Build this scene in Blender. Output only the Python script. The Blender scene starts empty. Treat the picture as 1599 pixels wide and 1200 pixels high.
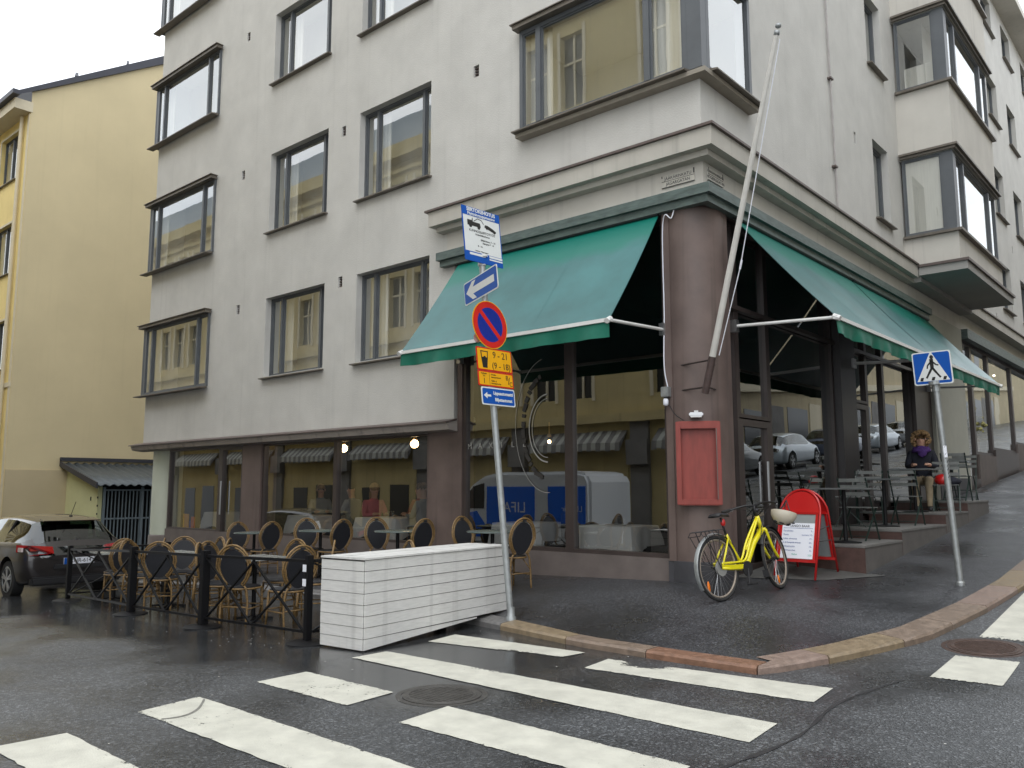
import bpy, bmesh, math, random
from mathutils import Vector, Matrix
random.seed(7)
rad = math.radians
scene = bpy.context.scene
col = scene.collection

# ------------------------------------------------------------------ camera
cam_d = bpy.data.cameras.new('camera'); cam = bpy.data.objects.new('camera', cam_d); col.objects.link(cam)
yaw, pitch, roll = rad(41.01364), rad(7.16251), rad(-0.0841)
fwd = Vector((-math.sin(yaw)*math.cos(pitch), math.cos(yaw)*math.cos(pitch), math.sin(pitch)))
rgt = Vector((math.cos(yaw), math.sin(yaw), 0)); upv = rgt.cross(fwd)
r2 = rgt*math.cos(roll)+upv*math.sin(roll); u2 = -rgt*math.sin(roll)+upv*math.cos(roll)
CAM = Vector((4.86388, -9.30552, 1.13))
cam.matrix_world = Matrix(((r2.x, u2.x, -fwd.x, CAM.x), (r2.y, u2.y, -fwd.y, CAM.y), (r2.z, u2.z, -fwd.z, CAM.z), (0, 0, 0, 1)))
cam_d.sensor_width = 36; cam_d.lens = 1300.957/1599*36; cam_d.clip_end = 2000; cam_d.clip_start = .05
scene.camera = cam
# ------------------------------------------------------------------ sky, sun, exposure
world = bpy.data.worlds.new('World'); scene.world = world; world.use_nodes = True
wn = world.node_tree.nodes; wl = world.node_tree.links
for n in list(wn): wn.remove(n)
SUN_EL, SUN_AZ = rad(55), rad(150)
sky = wn.new('ShaderNodeTexSky'); sky.sky_type = 'NISHITA'; sky.sun_disc = False
sky.sun_elevation = SUN_EL; sky.sun_rotation = SUN_AZ
tc = wn.new('ShaderNodeTexCoord'); nz = wn.new('ShaderNodeTexNoise'); nz.inputs['Scale'].default_value = 2.2; nz.inputs['Detail'].default_value = 5
wl.new(tc.outputs['Generated'], nz.inputs['Vector'])
cr = wn.new('ShaderNodeValToRGB'); wl.new(nz.outputs['Fac'], cr.inputs['Fac'])
cr.color_ramp.elements[0].position = .3; cr.color_ramp.elements[0].color = (10.4, 11.2, 12.2, 1)
cr.color_ramp.elements[1].position = .7; cr.color_ramp.elements[1].color = (13.2, 13.4, 13.7, 1)
mx = wn.new('ShaderNodeMix'); mx.data_type = 'RGBA'; mx.inputs['Factor'].default_value = .93
wl.new(sky.outputs['Color'], mx.inputs['A']); wl.new(cr.outputs['Color'], mx.inputs['B'])
bg = wn.new('ShaderNodeBackground'); bg.inputs['Strength'].default_value = .1
wl.new(mx.outputs['Result'], bg.inputs['Color'])
wo = wn.new('ShaderNodeOutputWorld'); wl.new(bg.outputs['Background'], wo.inputs['Surface'])
sd = bpy.data.lights.new('sun', 'SUN'); sd.energy = .6; sd.angle = rad(40); sd.color = (1, .97, .93)
so = bpy.data.objects.new('sun', sd); col.objects.link(so)
dirv = Vector((math.sin(SUN_AZ)*math.cos(SUN_EL), math.cos(SUN_AZ)*math.cos(SUN_EL), math.sin(SUN_EL)))
so.rotation_euler = dirv.to_track_quat('Z', 'Y').to_euler(); so.location = (20, -20, 40)
scene.view_settings.view_transform = 'Standard'; scene.view_settings.look = 'None'
scene.view_settings.exposure = 0.62; scene.view_settings.gamma = 1; scene.view_settings.use_curve_mapping = False
scene.render.engine = 'CYCLES'
scene.cycles.use_denoising = True; scene.cycles.max_bounces = 10; scene.cycles.transparent_max_bounces = 14
scene.cycles.diffuse_bounces = 4; scene.cycles.glossy_bounces = 5
scene.cycles.caustics_reflective = False; scene.cycles.caustics_refractive = False; scene.cycles.sample_clamp_indirect = 6

# ------------------------------------------------------------------ materials
def mat(name, base, rough=.6, metal=0, var=.0, scale=6., bump=0., bscale=40., spec=.5, stretch=None, streak=0., emit=None, estr=1, coat=0., rvar=0., var2=None):
    m = bpy.data.materials.new(name); m.use_nodes = True; nt = m.node_tree; N, L = nt.nodes, nt.links
    b = N['Principled BSDF']
    b.inputs['Base Color'].default_value = (*base, 1); b.inputs['Roughness'].default_value = rough
    b.inputs['Metallic'].default_value = metal; b.inputs['Specular IOR Level'].default_value = spec
    if coat: b.inputs['Coat Weight'].default_value = coat; b.inputs['Coat Roughness'].default_value = .06
    if emit: b.inputs['Emission Color'].default_value = (*emit, 1); b.inputs['Emission Strength'].default_value = estr
    if var or bump or streak or rvar:
        g = N.new('ShaderNodeNewGeometry'); mp = N.new('ShaderNodeMapping'); L.new(g.outputs['Position'], mp.inputs['Vector'])
        if stretch: mp.inputs['Scale'].default_value = stretch
    if var or streak or rvar:
        n = N.new('ShaderNodeTexNoise'); n.inputs['Scale'].default_value = scale; n.inputs['Detail'].default_value = 6; n.inputs['Roughness'].default_value = .6
        L.new(mp.outputs['Vector'], n.inputs['Vector'])
        r = N.new('ShaderNodeValToRGB'); L.new(n.outputs['Fac'], r.inputs['Fac'])
        lo = var2 if var2 else tuple(c*(1-var) for c in base); hi = tuple(min(1, c*(1+var*.6)) for c in base)
        r.color_ramp.elements[0].position = .32; r.color_ramp.elements[0].color = (*lo, 1)
        r.color_ramp.elements[1].position = .68; r.color_ramp.elements[1].color = (*hi, 1)
        out = r.outputs['Color']
        if streak:
            mp2 = N.new('ShaderNodeMapping'); mp2.inputs['Scale'].default_value = (1.1, 1.1, .25); L.new(g.outputs['Position'], mp2.inputs['Vector'])
            n2 = N.new('ShaderNodeTexNoise'); n2.inputs['Scale'].default_value = 1.6; n2.inputs['Detail'].default_value = 5; L.new(mp2.outputs['Vector'], n2.inputs['Vector'])
            rr = N.new('ShaderNodeMapRange'); rr.inputs['From Min'].default_value = .35; rr.inputs['From Max'].default_value = .7
            rr.inputs['To Min'].default_value = 1; rr.inputs['To Max'].default_value = 1-streak; L.new(n2.outputs['Fac'], rr.inputs['Value'])
            mu = N.new('ShaderNodeMix'); mu.data_type = 'RGBA'; mu.blend_type = 'MULTIPLY'; mu.inputs['Factor'].default_value = 1
            L.new(out, mu.inputs['A']); L.new(rr.outputs['Result'], mu.inputs['B']); out = mu.outputs['Result']
            mp4 = N.new('ShaderNodeMapping'); mp4.inputs['Scale'].default_value = (5, 5, .16); L.new(g.outputs['Position'], mp4.inputs['Vector'])
            n4 = N.new('ShaderNodeTexNoise'); n4.inputs['Scale'].default_value = 1.5; n4.inputs['Detail'].default_value = 4; L.new(mp4.outputs['Vector'], n4.inputs['Vector'])
            r4 = N.new('ShaderNodeMapRange'); r4.inputs['From Min'].default_value = .58; r4.inputs['From Max'].default_value = .74
            r4.inputs['To Min'].default_value = 1; r4.inputs['To Max'].default_value = 1-streak*2.2; L.new(n4.outputs['Fac'], r4.inputs['Value'])
            m4 = N.new('ShaderNodeMix'); m4.data_type = 'RGBA'; m4.blend_type = 'MULTIPLY'; m4.inputs['Factor'].default_value = 1
            L.new(out, m4.inputs['A']); L.new(r4.outputs['Result'], m4.inputs['B']); out = m4.outputs['Result']
        L.new(out, b.inputs['Base Color'])
        if rvar:
            q = N.new('ShaderNodeMapRange'); q.inputs['To Min'].default_value = max(.03, rough-rvar); q.inputs['To Max'].default_value = min(1, rough+rvar)
            q.inputs['From Min'].default_value = .3; q.inputs['From Max'].default_value = .7
            L.new(n.outputs['Fac'], q.inputs['Value']); L.new(q.outputs['Result'], b.inputs['Roughness'])
    if bump:
        n3 = N.new('ShaderNodeTexNoise'); n3.inputs['Scale'].default_value = bscale; n3.inputs['Detail'].default_value = 4; L.new(mp.outputs['Vector'], n3.inputs['Vector'])
        bp = N.new('ShaderNodeBump'); bp.inputs['Strength'].default_value = bump; bp.inputs['Distance'].default_value = .01
        L.new(n3.outputs['Fac'], bp.inputs['Height']); L.new(bp.outputs['Normal'], b.inputs['Normal'])
    return m

def asphalt(name, base, wet_lo, wet_hi, speck=1.0, wetbias=0.0, zone=False):
    m = bpy.data.materials.new(name); m.use_nodes = True; nt = m.node_tree; N, L = nt.nodes, nt.links
    b = N['Principled BSDF']; g = N.new('ShaderNodeNewGeometry')
    # aggregate
    vo = N.new('ShaderNodeTexVoronoi'); vo.inputs['Scale'].default_value = 80; L.new(g.outputs['Position'], vo.inputs['Vector'])
    rv = N.new('ShaderNodeValToRGB'); L.new(vo.outputs['Color'], rv.inputs['Fac'])
    rv.color_ramp.elements[0].position = .25; rv.color_ramp.elements[0].color = tuple(c*.55 for c in base)+(1,)
    rv.color_ramp.elements[1].position = .95; rv.color_ramp.elements[1].color = tuple(min(1, c*(1+2.0*speck)) for c in base)+(1,)
    e = rv.color_ramp.elements.new(.7); e.color = tuple(c*1.0 for c in base)+(1,)
    big = N.new('ShaderNodeTexNoise'); big.inputs['Scale'].default_value = .55; big.inputs['Detail'].default_value = 7; big.inputs['Roughness'].default_value = .62; L.new(g.outputs['Position'], big.inputs['Vector'])
    tone = N.new('ShaderNodeMapRange'); tone.inputs['From Min'].default_value = .3; tone.inputs['From Max'].default_value = .7; tone.inputs['To Min'].default_value = .72; tone.inputs['To Max'].default_value = 1.3
    L.new(big.outputs['Fac'], tone.inputs['Value'])
    mu = N.new('ShaderNodeMix'); mu.data_type = 'RGBA'; mu.blend_type = 'MULTIPLY'; mu.inputs['Factor'].default_value = 1
    L.new(rv.outputs['Color'], mu.inputs['A']); L.new(tone.outputs['Result'], mu.inputs['B'])
    # wetness
    w = N.new('ShaderNodeTexNoise'); w.inputs['Scale'].default_value = .8; w.inputs['Detail'].default_value = 5
    mp = N.new('ShaderNodeMapping'); mp.inputs['Location'].default_value = (13, 4, 0); L.new(g.outputs['Position'], mp.inputs['Vector']); L.new(mp.outputs['Vector'], w.inputs['Vector'])
    wsrc = w.outputs['Fac']
    if zone:
        # the run-off in the parking lane by the kerb is wetter (band along the kerb)
        sx = N.new('ShaderNodeSeparateXYZ'); L.new(g.outputs['Position'], sx.inputs[0])
        a = N.new('ShaderNodeMapRange'); a.interpolation_type = 'SMOOTHSTEP'; a.inputs['From Min'].default_value = -5.6; a.inputs['From Max'].default_value = -4.5
        a.inputs['To Min'].default_value = 0; a.inputs['To Max'].default_value = .34; L.new(sx.outputs['Y'], a.inputs['Value'])
        c = N.new('ShaderNodeMapRange'); c.interpolation_type = 'SMOOTHSTEP'; c.inputs['From Min'].default_value = 2.2; c.inputs['From Max'].default_value = -1.0
        c.inputs['To Min'].default_value = 0; c.inputs['To Max'].default_value = 1; L.new(sx.outputs['X'], c.inputs['Value'])
        mm = N.new('ShaderNodeMath'); mm.operation = 'MULTIPLY'; L.new(a.outputs['Result'], mm.inputs[0]); L.new(c.outputs['Result'], mm.inputs[1])
        ad = N.new('ShaderNodeMath'); ad.operation = 'ADD'; L.new(w.outputs['Fac'], ad.inputs[0]); L.new(mm.outputs[0], ad.inputs[1]); wsrc = ad.outputs[0]
    wr = N.new('ShaderNodeMapRange'); wr.inputs['From Min'].default_value = .42-wetbias; wr.inputs['From Max'].default_value = .72-wetbias
    wr.inputs['To Min'].default_value = wet_hi; wr.inputs['To Max'].default_value = wet_lo; L.new(wsrc, wr.inputs['Value'])
    L.new(wr.outputs['Result'], b.inputs['Roughness'])
    wd = N.new('ShaderNodeMapRange'); wd.inputs['From Min'].default_value = .42-wetbias; wd.inputs['From Max'].default_value = .75-wetbias
    wd.inputs['To Min'].default_value = 1; wd.inputs['To Max'].default_value = .5; L.new(wsrc, wd.inputs['Value'])
    mu2 = N.new('ShaderNodeMix'); mu2.data_type = 'RGBA'; mu2.blend_type = 'MULTIPLY'; mu2.inputs['Factor'].default_value = 1
    L.new(mu.outputs['Result'], mu2.inputs['A']); L.new(wd.outputs['Result'], mu2.inputs['B']); L.new(mu2.outputs['Result'], b.inputs['Base Color'])
    bp = N.new('ShaderNodeBump'); bp.inputs['Distance'].default_value = .006; L.new(vo.outputs['Distance'], bp.inputs['Height'])
    bs = N.new('ShaderNodeMapRange'); bs.inputs['From Min'].default_value = .45-wetbias; bs.inputs['From Max'].default_value = .75-wetbias
    bs.inputs['To Min'].default_value = .55; bs.inputs['To Max'].default_value = .12; L.new(wsrc, bs.inputs['Value']); L.new(bs.outputs['Result'], bp.inputs['Strength'])
    L.new(bp.outputs['Normal'], b.inputs['Normal'])
    return m

def glass(name, tint=(.8, .84, .82), k=1.9, add=.02, rough=0.0):
    m = bpy.data.materials.new(name); m.use_nodes = True; nt = m.node_tree; N, L = nt.nodes, nt.links
    N.remove(N['Principled BSDF'])
    t = N.new('ShaderNodeBsdfTransparent'); t.inputs['Color'].default_value = (*tint, 1)
    gl = N.new('ShaderNodeBsdfGlossy'); gl.inputs['Roughness'].default_value = rough; gl.inputs['Color'].default_value = (.95, .97, .97, 1)
    # Schlick reflectance that is the same from either side of the thin sheet; k = reflectance face-on
    gq = N.new('ShaderNodeNewGeometry'); dt = N.new('ShaderNodeVectorMath'); dt.operation = 'DOT_PRODUCT'; L.new(gq.outputs['Incoming'], dt.inputs[0]); L.new(gq.outputs['Normal'], dt.inputs[1])
    ab1 = N.new('ShaderNodeMath'); ab1.operation = 'ABSOLUTE'; L.new(dt.outputs['Value'], ab1.inputs[0])
    on = N.new('ShaderNodeMath'); on.operation = 'SUBTRACT'; on.inputs[0].default_value = 1; L.new(ab1.outputs[0], on.inputs[1])
    pw = N.new('ShaderNodeMath'); pw.operation = 'POWER'; pw.inputs[1].default_value = 4; L.new(on.outputs[0], pw.inputs[0])
    ma = N.new('ShaderNodeMath'); ma.operation = 'MULTIPLY_ADD'; ma.inputs[1].default_value = 1-k; ma.inputs[2].default_value = k; ma.use_clamp = True
    ge = N.new('ShaderNodeNewGeometry'); wv = N.new('ShaderNodeTexNoise'); wv.inputs['Scale'].default_value = .9; L.new(ge.outputs['Position'], wv.inputs['Vector'])
    bp = N.new('ShaderNodeBump'); bp.inputs['Strength'].default_value = .018; bp.inputs['Distance'].default_value = .05; L.new(wv.outputs['Fac'], bp.inputs['Height'])
    L.new(bp.outputs['Normal'], gl.inputs['Normal'])
    L.new(pw.outputs[0], ma.inputs[0])
    mi = N.new('ShaderNodeMixShader'); L.new(ma.outputs[0], mi.inputs['Fac']); L.new(t.outputs[0], mi.inputs[1]); L.new(gl.outputs[0], mi.inputs[2])
    L.new(mi.outputs[0], N['Material Output'].inputs['Surface'])
    return m

M = {}
M['plaster'] = mat('plaster', (.575, .565, .53), .9, var=.085, scale=1.5, bump=.5, bscale=45, streak=.032)
M['plaster_cream'] = mat('plaster_cream', (.60, .575, .52), .88, var=.07, scale=1.2, bump=.2, bscale=60, streak=.07)
M['cornice'] = mat('cornice_paint', (.50, .475, .42), .8, var=.08, scale=2, streak=.1)
M['soffit'] = mat('soffit_paint', (.34, .33, .31), .9, var=.08, scale=1.5)
M['flash'] = mat('metal_flashing', (.13, .10, .09), .5, metal=.2, var=.2, scale=5)
M['wframe'] = mat('window_frame_paint', (.105, .115, .125), .45, var=.12, scale=3)
M['sillmetal'] = mat('sill_metal', (.16, .14, .115), .5, metal=.2, var=.2, scale=4)
M['sillb'] = mat('corner_sill_paint', (.30, .27, .22), .6, var=.1)
M['curtain'] = mat('curtain_cloth', (.86, .84, .76), .9, var=.1, scale=3, stretch=(8, 8, .3))
M['room'] = mat('room_paint', (.84, .82, .75), .9, var=.04, scale=1)
M['brown'] = mat('brown_cladding', (.15, .110, .097), .58, var=.2, scale=2.6, bump=.12, bscale=14, rvar=.08, streak=.14)
M['brownd'] = mat('dark_brown_frame', (.060, .046, .042), .38, var=.15, scale=3)
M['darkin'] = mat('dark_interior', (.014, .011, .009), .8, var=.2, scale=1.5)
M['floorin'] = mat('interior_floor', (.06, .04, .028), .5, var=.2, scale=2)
M['plinth'] = mat('plinth_stone', (.15, .125, .115), .6, var=.18, scale=3, bump=.15)
M['plinthd'] = mat('plinth_dark_stone', (.055, .055, .062), .55, var=.2, scale=4, bump=.15)
M['greycol'] = mat('pale_green_column_paint', (.58, .62, .52), .6, var=.05, scale=2)
M['boxmetal'] = mat('weathered_green_metal', (.10, .135, .125), .5, var=.35, scale=5, stretch=(1, 1, 4))
M['green'] = mat('awning_green_fabric', (.045, .165, .165), .30, var=.22, scale=1.1, bump=.0, bscale=3, spec=.6, stretch=(1.3, 1.3, 1.3))
def fade_top(m, top, z0, z1):
    nt = m.node_tree; N, L = nt.nodes, nt.links; b = N['Principled BSDF']; src = b.inputs['Base Color'].links[0].from_socket
    g = N.new('ShaderNodeNewGeometry'); sx = N.new('ShaderNodeSeparateXYZ'); L.new(g.outputs['Position'], sx.inputs[0])
    n = N.new('ShaderNodeTexNoise'); n.inputs['Scale'].default_value = 1.6; n.inputs['Detail'].default_value = 4; L.new(g.outputs['Position'], n.inputs['Vector'])
    a = N.new('ShaderNodeMath'); a.operation = 'MULTIPLY_ADD'; a.inputs[1].default_value = .5; L.new(n.outputs['Fac'], a.inputs[0]); L.new(sx.outputs['Z'], a.inputs[2])
    r = N.new('ShaderNodeMapRange'); r.inputs['From Min'].default_value = z0; r.inputs['From Max'].default_value = z1; L.new(a.outputs[0], r.inputs['Value'])
    mi = N.new('ShaderNodeMix'); mi.data_type = 'RGBA'; L.new(r.outputs['Result'], mi.inputs['Factor']); L.new(src, mi.inputs['A']); mi.inputs['B'].default_value = (*top, 1)
    L.new(mi.outputs['Result'], b.inputs['Base Color'])
fade_top(M['green'], (.005, .165, .125), 4.45, 4.62)
M['greend'] = mat('awning_valance_fabric', (.004, .14, .09), .6, var=.15, scale=4, bump=.2, bscale=12)
M['white'] = mat('white_enamel', (.72, .72, .70), .35, var=.05, scale=8)
M['galv'] = mat('galvanised_steel', (.36, .38, .38), .45, metal=.55, var=.18, scale=14, rvar=.1)
M['steel'] = mat('brushed_steel', (.5, .5, .5), .3, metal=.9)
M['black'] = mat('black_painted_steel', (.005, .005, .006), .5, var=.15, scale=20, spec=.3)
M['blackp'] = mat('black_plastic', (.02, .02, .022), .5)
M['rubber'] = mat('rubber', (.02, .02, .02), .75)
M['rattan'] = mat('rattan_cane', (.235, .145, .055), .5, var=.4, scale=30, stretch=(1, 1, 2), bump=.15, bscale=120)
M['mesh'] = mat('woven_dark_seat', (.016, .017, .022), .55, var=.3, scale=90, bump=.5, bscale=160)
M['tabletop'] = mat('grey_table_top', (.33, .34, .32), .22, var=.18, scale=9, rvar=.1)
M['tabled'] = mat('green_grey_table_top', (.13, .16, .15), .25, var=.15, scale=9)
M['cloth'] = mat('white_tablecloth', (.74, .76, .78), .85, var=.04, scale=5, bump=.15, bscale=8)
M['wood'] = mat('white_painted_planks', (.72, .715, .69), .62, var=.09, scale=7, stretch=(1.2, 1.2, 9), bump=.3, bscale=45, streak=.10)
M['woodgap'] = mat('planter_frame_dark', (.07, .065, .06), .8)
M['yellow'] = mat('bicycle_yellow_paint', (.80, .70, .01), .28, coat=.6)
M['red'] = mat('red_lacquer', (.50, .012, .012), .3, var=.05, scale=4, coat=.3)
M['redcase'] = mat('red_brown_case_paint', (.25, .042, .030), .5, var=.2, scale=5, stretch=(3, 3, .6))
M['redglow'] = mat('rear_light_red', (.42, .008, .012), .12, coat=.8)
M['paper'] = mat('white_paper', (.80, .82, .88), .7)
M['ink'] = mat('black_ink', (.02, .02, .03), .7)
M['inkblue'] = mat('blue_ink', (.16, .20, .38), .7)
M['inkgreen'] = mat('green_ink', (.10, .42, .30), .7)
M['s_blue'] = mat('sign_blue', (.006, .085, .40), .55, var=.04, spec=.25)
M['s_white'] = mat('sign_white', (.72, .74, .72), .55, var=.04, spec=.25)
M['s_yellow'] = mat('sign_yellow', (.85, .42, .008), .55, var=.04, spec=.25)
M['s_red'] = mat('sign_red', (.62, .02, .012), .55, var=.04, spec=.25)
M['s_nblue'] = mat('sign_deep_blue', (.008, .025, .27), .55, var=.04, spec=.25)
M['s_black'] = mat('sign_black', (.015, .015, .015), .4)
M['kerb'] = [mat('kerb_granite_%s' % n, c, .5, var=.28, scale=14, bump=.3, bscale=60, rvar=.12) for n, c in
             (('red', (.23, .125, .08)), ('brown', (.22, .165, .125)), ('pink', (.26, .19, .155)), ('ochre', (.25, .19, .12)))]
M['kerbgrey'] = mat('kerb_granite_grey', (.17, .165, .16), .55, var=.25, scale=14, bump=.3, bscale=60)
M['road'] = asphalt('road_asphalt', (.086, .090, .094), .09, .50, .75, .0, zone=True)
M['pave'] = asphalt('pavement_asphalt', (.056, .058, .063), .18, .5, .8, .03)
M['iron'] = mat('cast_iron', (.070, .066, .060), .5, metal=.1, var=.35, scale=12, bump=.5, bscale=50)
M['ironrust'] = mat('cast_iron_rusty', (.085, .052, .04), .45, metal=.3, var=.35, scale=12, bump=.5, bscale=50)
M['step'] = mat('step_riser_red_granite', (.075, .042, .035), .4, var=.25, scale=10)
M['stept'] = mat('step_top_concrete', (.17, .165, .155), .5, var=.25, scale=4, bump=.15)
M['steps'] = mat('step_side_concrete', (.125, .115, .108), .6, var=.2, scale=4, bump=.15)
M['ywall'] = mat('yellow_render', (.80, .64, .27), .9, var=.08, scale=1.5, bump=.2, streak=.02)
M['ygable'] = mat('ochre_gable_render', (.62, .525, .325), .9, var=.06, scale=.5, bump=.15, streak=.012)
M['ytrim'] = mat('pale_trim', (.64, .57, .42), .8, var=.05)
M['roofm'] = mat('dark_roof_metal', (.045, .047, .06), .5, metal=.2, var=.1, scale=2)
M['palewall'] = mat('pale_lime_render', (.60, .60, .34), .85, var=.06, scale=2)
M['corr'] = mat('corrugated_roof', (.085, .10, .11), .45, metal=.2, var=.15, scale=3)
M['gatem'] = mat('blue_grey_gate_paint', (.16, .20, .23), .5, var=.1, scale=5)
M['gategap'] = mat('shelter_dark', (.02, .022, .025), .9)
M['opp_y'] = mat('opposite_yellow_render', (.54, .44, .22), .9, var=.1, scale=1, streak=.1)
M['opp_b'] = mat('opposite_beige_render', (.50, .42, .27), .9, var=.1, scale=1, streak=.08)
M['opp_d'] = mat('opposite_dark_opening', (.03, .032, .035), .3)
M['opp_g'] = mat('opposite_grey_stone', (.20, .19, .18), .8, var=.15, scale=2)
M['opp_grey'] = mat('opposite_attic_zinc', (.20, .24, .27), .5, var=.1)
M['skin'] = mat('skin', (.56, .33, .23), .55)
M['hair_blond'] = mat('blond_curls', (.34, .215, .10), .7, var=.4, scale=35, bump=.8, bscale=60)
M['hair_dark'] = mat('dark_hair', (.05, .03, .02), .6, var=.3, scale=35)
M['coat'] = mat('navy_coat', (.012, .014, .024), .85, var=.2, scale=8, bump=.3, bscale=20)
M['scarf'] = mat('purple_scarf', (.075, .03, .17), .9, var=.3, scale=20, bump=.4, bscale=30)
M['trousers'] = mat('beige_trousers', (.36, .29, .19), .85, var=.15, scale=12, bump=.4, bscale=18)
M['pink'] = mat('pink_knit', (.55, .13, .17), .9, var=.1, scale=10)
M['greyshirt'] = mat('grey_shirt', (.22, .25, .27), .9, var=.1, scale=10)
M['rust'] = mat('rust_red_shirt', (.28, .06, .035), .9, var=.1, scale=10)
M['lamp'] = mat('lamp_globe_glow', (1, .8, .5), .4, emit=(1, .68, .34), estr=22)
M['spot'] = mat('spot_glow', (1, .9, .8), .4, emit=(1, .85, .62), estr=9)
M['litter'] = mat('pale_flakes', (.62, .60, .56), .8)
M['glassup'] = glass('upper_window_glass', (.95, .96, .95), .30)
M['glassshop'] = glass('shop_window_glass', (.72, .72, .70), .27)
M['glasscar'] = glass('car_glass', (.20, .27, .25), .12)
M['glassware'] = glass('drinking_glass', (.93, .95, .95), .08)
M['etch'] = mat('glass_lettering_film', (.40, .39, .36), .7)
M['cream_h'] = mat('helmet_cream', (.55, .50, .40), .4, coat=.3)
M['orange'] = mat('orange_reflector', (.75, .18, .01), .25)
M['bloom'] = mat('window_flowers', (.45, .42, .16), .8, var=.4, scale=30)
M['linen'] = mat('beige_linen', (.50, .42, .30), .9, var=.2, scale=10)
def paintm(name, c): return mat(name, c, .28, metal=.35, coat=1.0, var=.03, scale=3)

# ------------------------------------------------------------------ mesh helpers
class MB:
    def __init__(s): s.v = []; s.f = []; s.m = []; s.cur = 0
    def add(s, vs, fs):
        o = len(s.v); s.v += [tuple(v) for v in vs]; s.f += [tuple(i+o for i in f) for f in fs]; s.m += [s.cur]*len(fs); return s
    def box(s, x0, y0, z0, x1, y1, z1):
        return s.add([(x0, y0, z0), (x1, y0, z0), (x1, y1, z0), (x0, y1, z0), (x0, y0, z1), (x1, y0, z1), (x1, y1, z1), (x0, y1, z1)],
                     [(0, 3, 2, 1), (4, 5, 6, 7), (0, 1, 5, 4), (1, 2, 6, 5), (2, 3, 7, 6), (3, 0, 4, 7)])
    def hexa(s, p): return s.add(p, [(0, 3, 2, 1), (4, 5, 6, 7), (0, 1, 5, 4), (1, 2, 6, 5), (2, 3, 7, 6), (3, 0, 4, 7)])
    def quad(s, *p): return s.add(p, [tuple(range(len(p)))])
    def bar(s, a, b, w, h=None, up=(0, 0, 1)):
        a, b = Vector(a), Vector(b); h = h or w; d = (b-a).normalized(); u = Vector(up)
        if abs(d.dot(u)) > .98: u = Vector((1, 0, 0))
        sx = d.cross(u).normalized()*w/2; sy = sx.cross(d).normalized()*h/2
        return s.hexa([a-sx-sy, a+sx-sy, b+sx-sy, b-sx-sy, a-sx+sy, a+sx+sy, b+sx+sy, b-sx+sy])
    def tube(s, pts, r, n=8, closed=False, caps=True):
        pts = [Vector(p) for p in pts]; K = len(pts); rr = r if isinstance(r, (list, tuple)) else [r]*K
        vs = []; prev = None
        for i, p in enumerate(pts):
            if closed: d = pts[(i+1) % K]-pts[i-1]
            else: d = pts[min(i+1, K-1)]-pts[max(i-1, 0)]
            d.normalize()
            if prev is None:
                u = Vector((0, 0, 1)) if abs(d.z) < .9 else Vector((1, 0, 0)); a = d.cross(u).normalized()
            else: a = (prev-d*prev.dot(d)).normalized()
            prev = a; b = d.cross(a)
            for k in range(n):
                t = 2*math.pi*k/n; vs.append(p+(a*math.cos(t)+b*math.sin(t))*rr[i])
        fs = []
        for i in range(K if closed else K-1):
            j = (i+1) % K
            for k in range(n): fs.append((i*n+k, i*n+(k+1) % n, j*n+(k+1) % n, j*n+k))
        if caps and not closed: fs += [tuple(range(n-1, -1, -1)), tuple((K-1)*n+k for k in range(n))]
        return s.add(vs, fs)
    def cyl(s, a, b, r0, r1=None, n=16): return s.tube([a, b], [r0, r0 if r1 is None else r1], n)
    def lathe(s, c, prof, n=24, axis='z'):
        vs = []
        for (r, h) in prof:
            for k in range(n):
                t = 2*math.pi*k/n; x, y = r*math.cos(t), r*math.sin(t)
                vs.append((c[0]+x, c[1]+y, c[2]+h) if axis == 'z' else (c[0]+x, c[1]+h, c[2]+y))
        fs = [(i*n+k, i*n+(k+1) % n, (i+1)*n+(k+1) % n, (i+1)*n+k) for i in range(len(prof)-1) for k in range(n)]
        fs += [tuple(range(n-1, -1, -1)), tuple((len(prof)-1)*n+k for k in range(n))]
        return s.add(vs, fs)
    def prism(s, poly, h0, h1, ax=2):
        def pt(p, h): return (p[0], p[1], h) if ax == 2 else ((p[0], h, p[1]) if ax == 1 else (h, p[0], p[1]))
        n = len(poly); vs = [pt(p, h0) for p in poly]+[pt(p, h1) for p in poly]
        return s.add(vs, [tuple(range(n-1, -1, -1)), tuple(range(n, 2*n))]+[(i, (i+1) % n, (i+1) % n+n, i+n) for i in range(n)])
    def ellipsoid(s, c, r, nu=16, nv=10, z0=-1., jit=0):
        vs = []; c = Vector(c)
        for j in range(nv+1):
            ph = math.asin(z0)+(math.pi/2-math.asin(z0))*j/nv
            for i in range(nu):
                t = 2*math.pi*i/nu; k = 1+random.uniform(-jit, jit)
                vs.append((c.x+r[0]*math.cos(ph)*math.cos(t)*k, c.y+r[1]*math.cos(ph)*math.sin(t)*k, c.z+r[2]*math.sin(ph)*k))
        return s.add(vs, [(j*nu+i, j*nu+(i+1) % nu, (j+1)*nu+(i+1) % nu, (j+1)*nu+i) for j in range(nv) for i in range(nu)])
    def grid(s, fn, nu, nv):
        vs = [fn(i/nu, j/nv) for j in range(nv+1) for i in range(nu+1)]
        return s.add(vs, [(j*(nu+1)+i, j*(nu+1)+i+1, (j+1)*(nu+1)+i+1, (j+1)*(nu+1)+i) for j in range(nv) for i in range(nu)])
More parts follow.
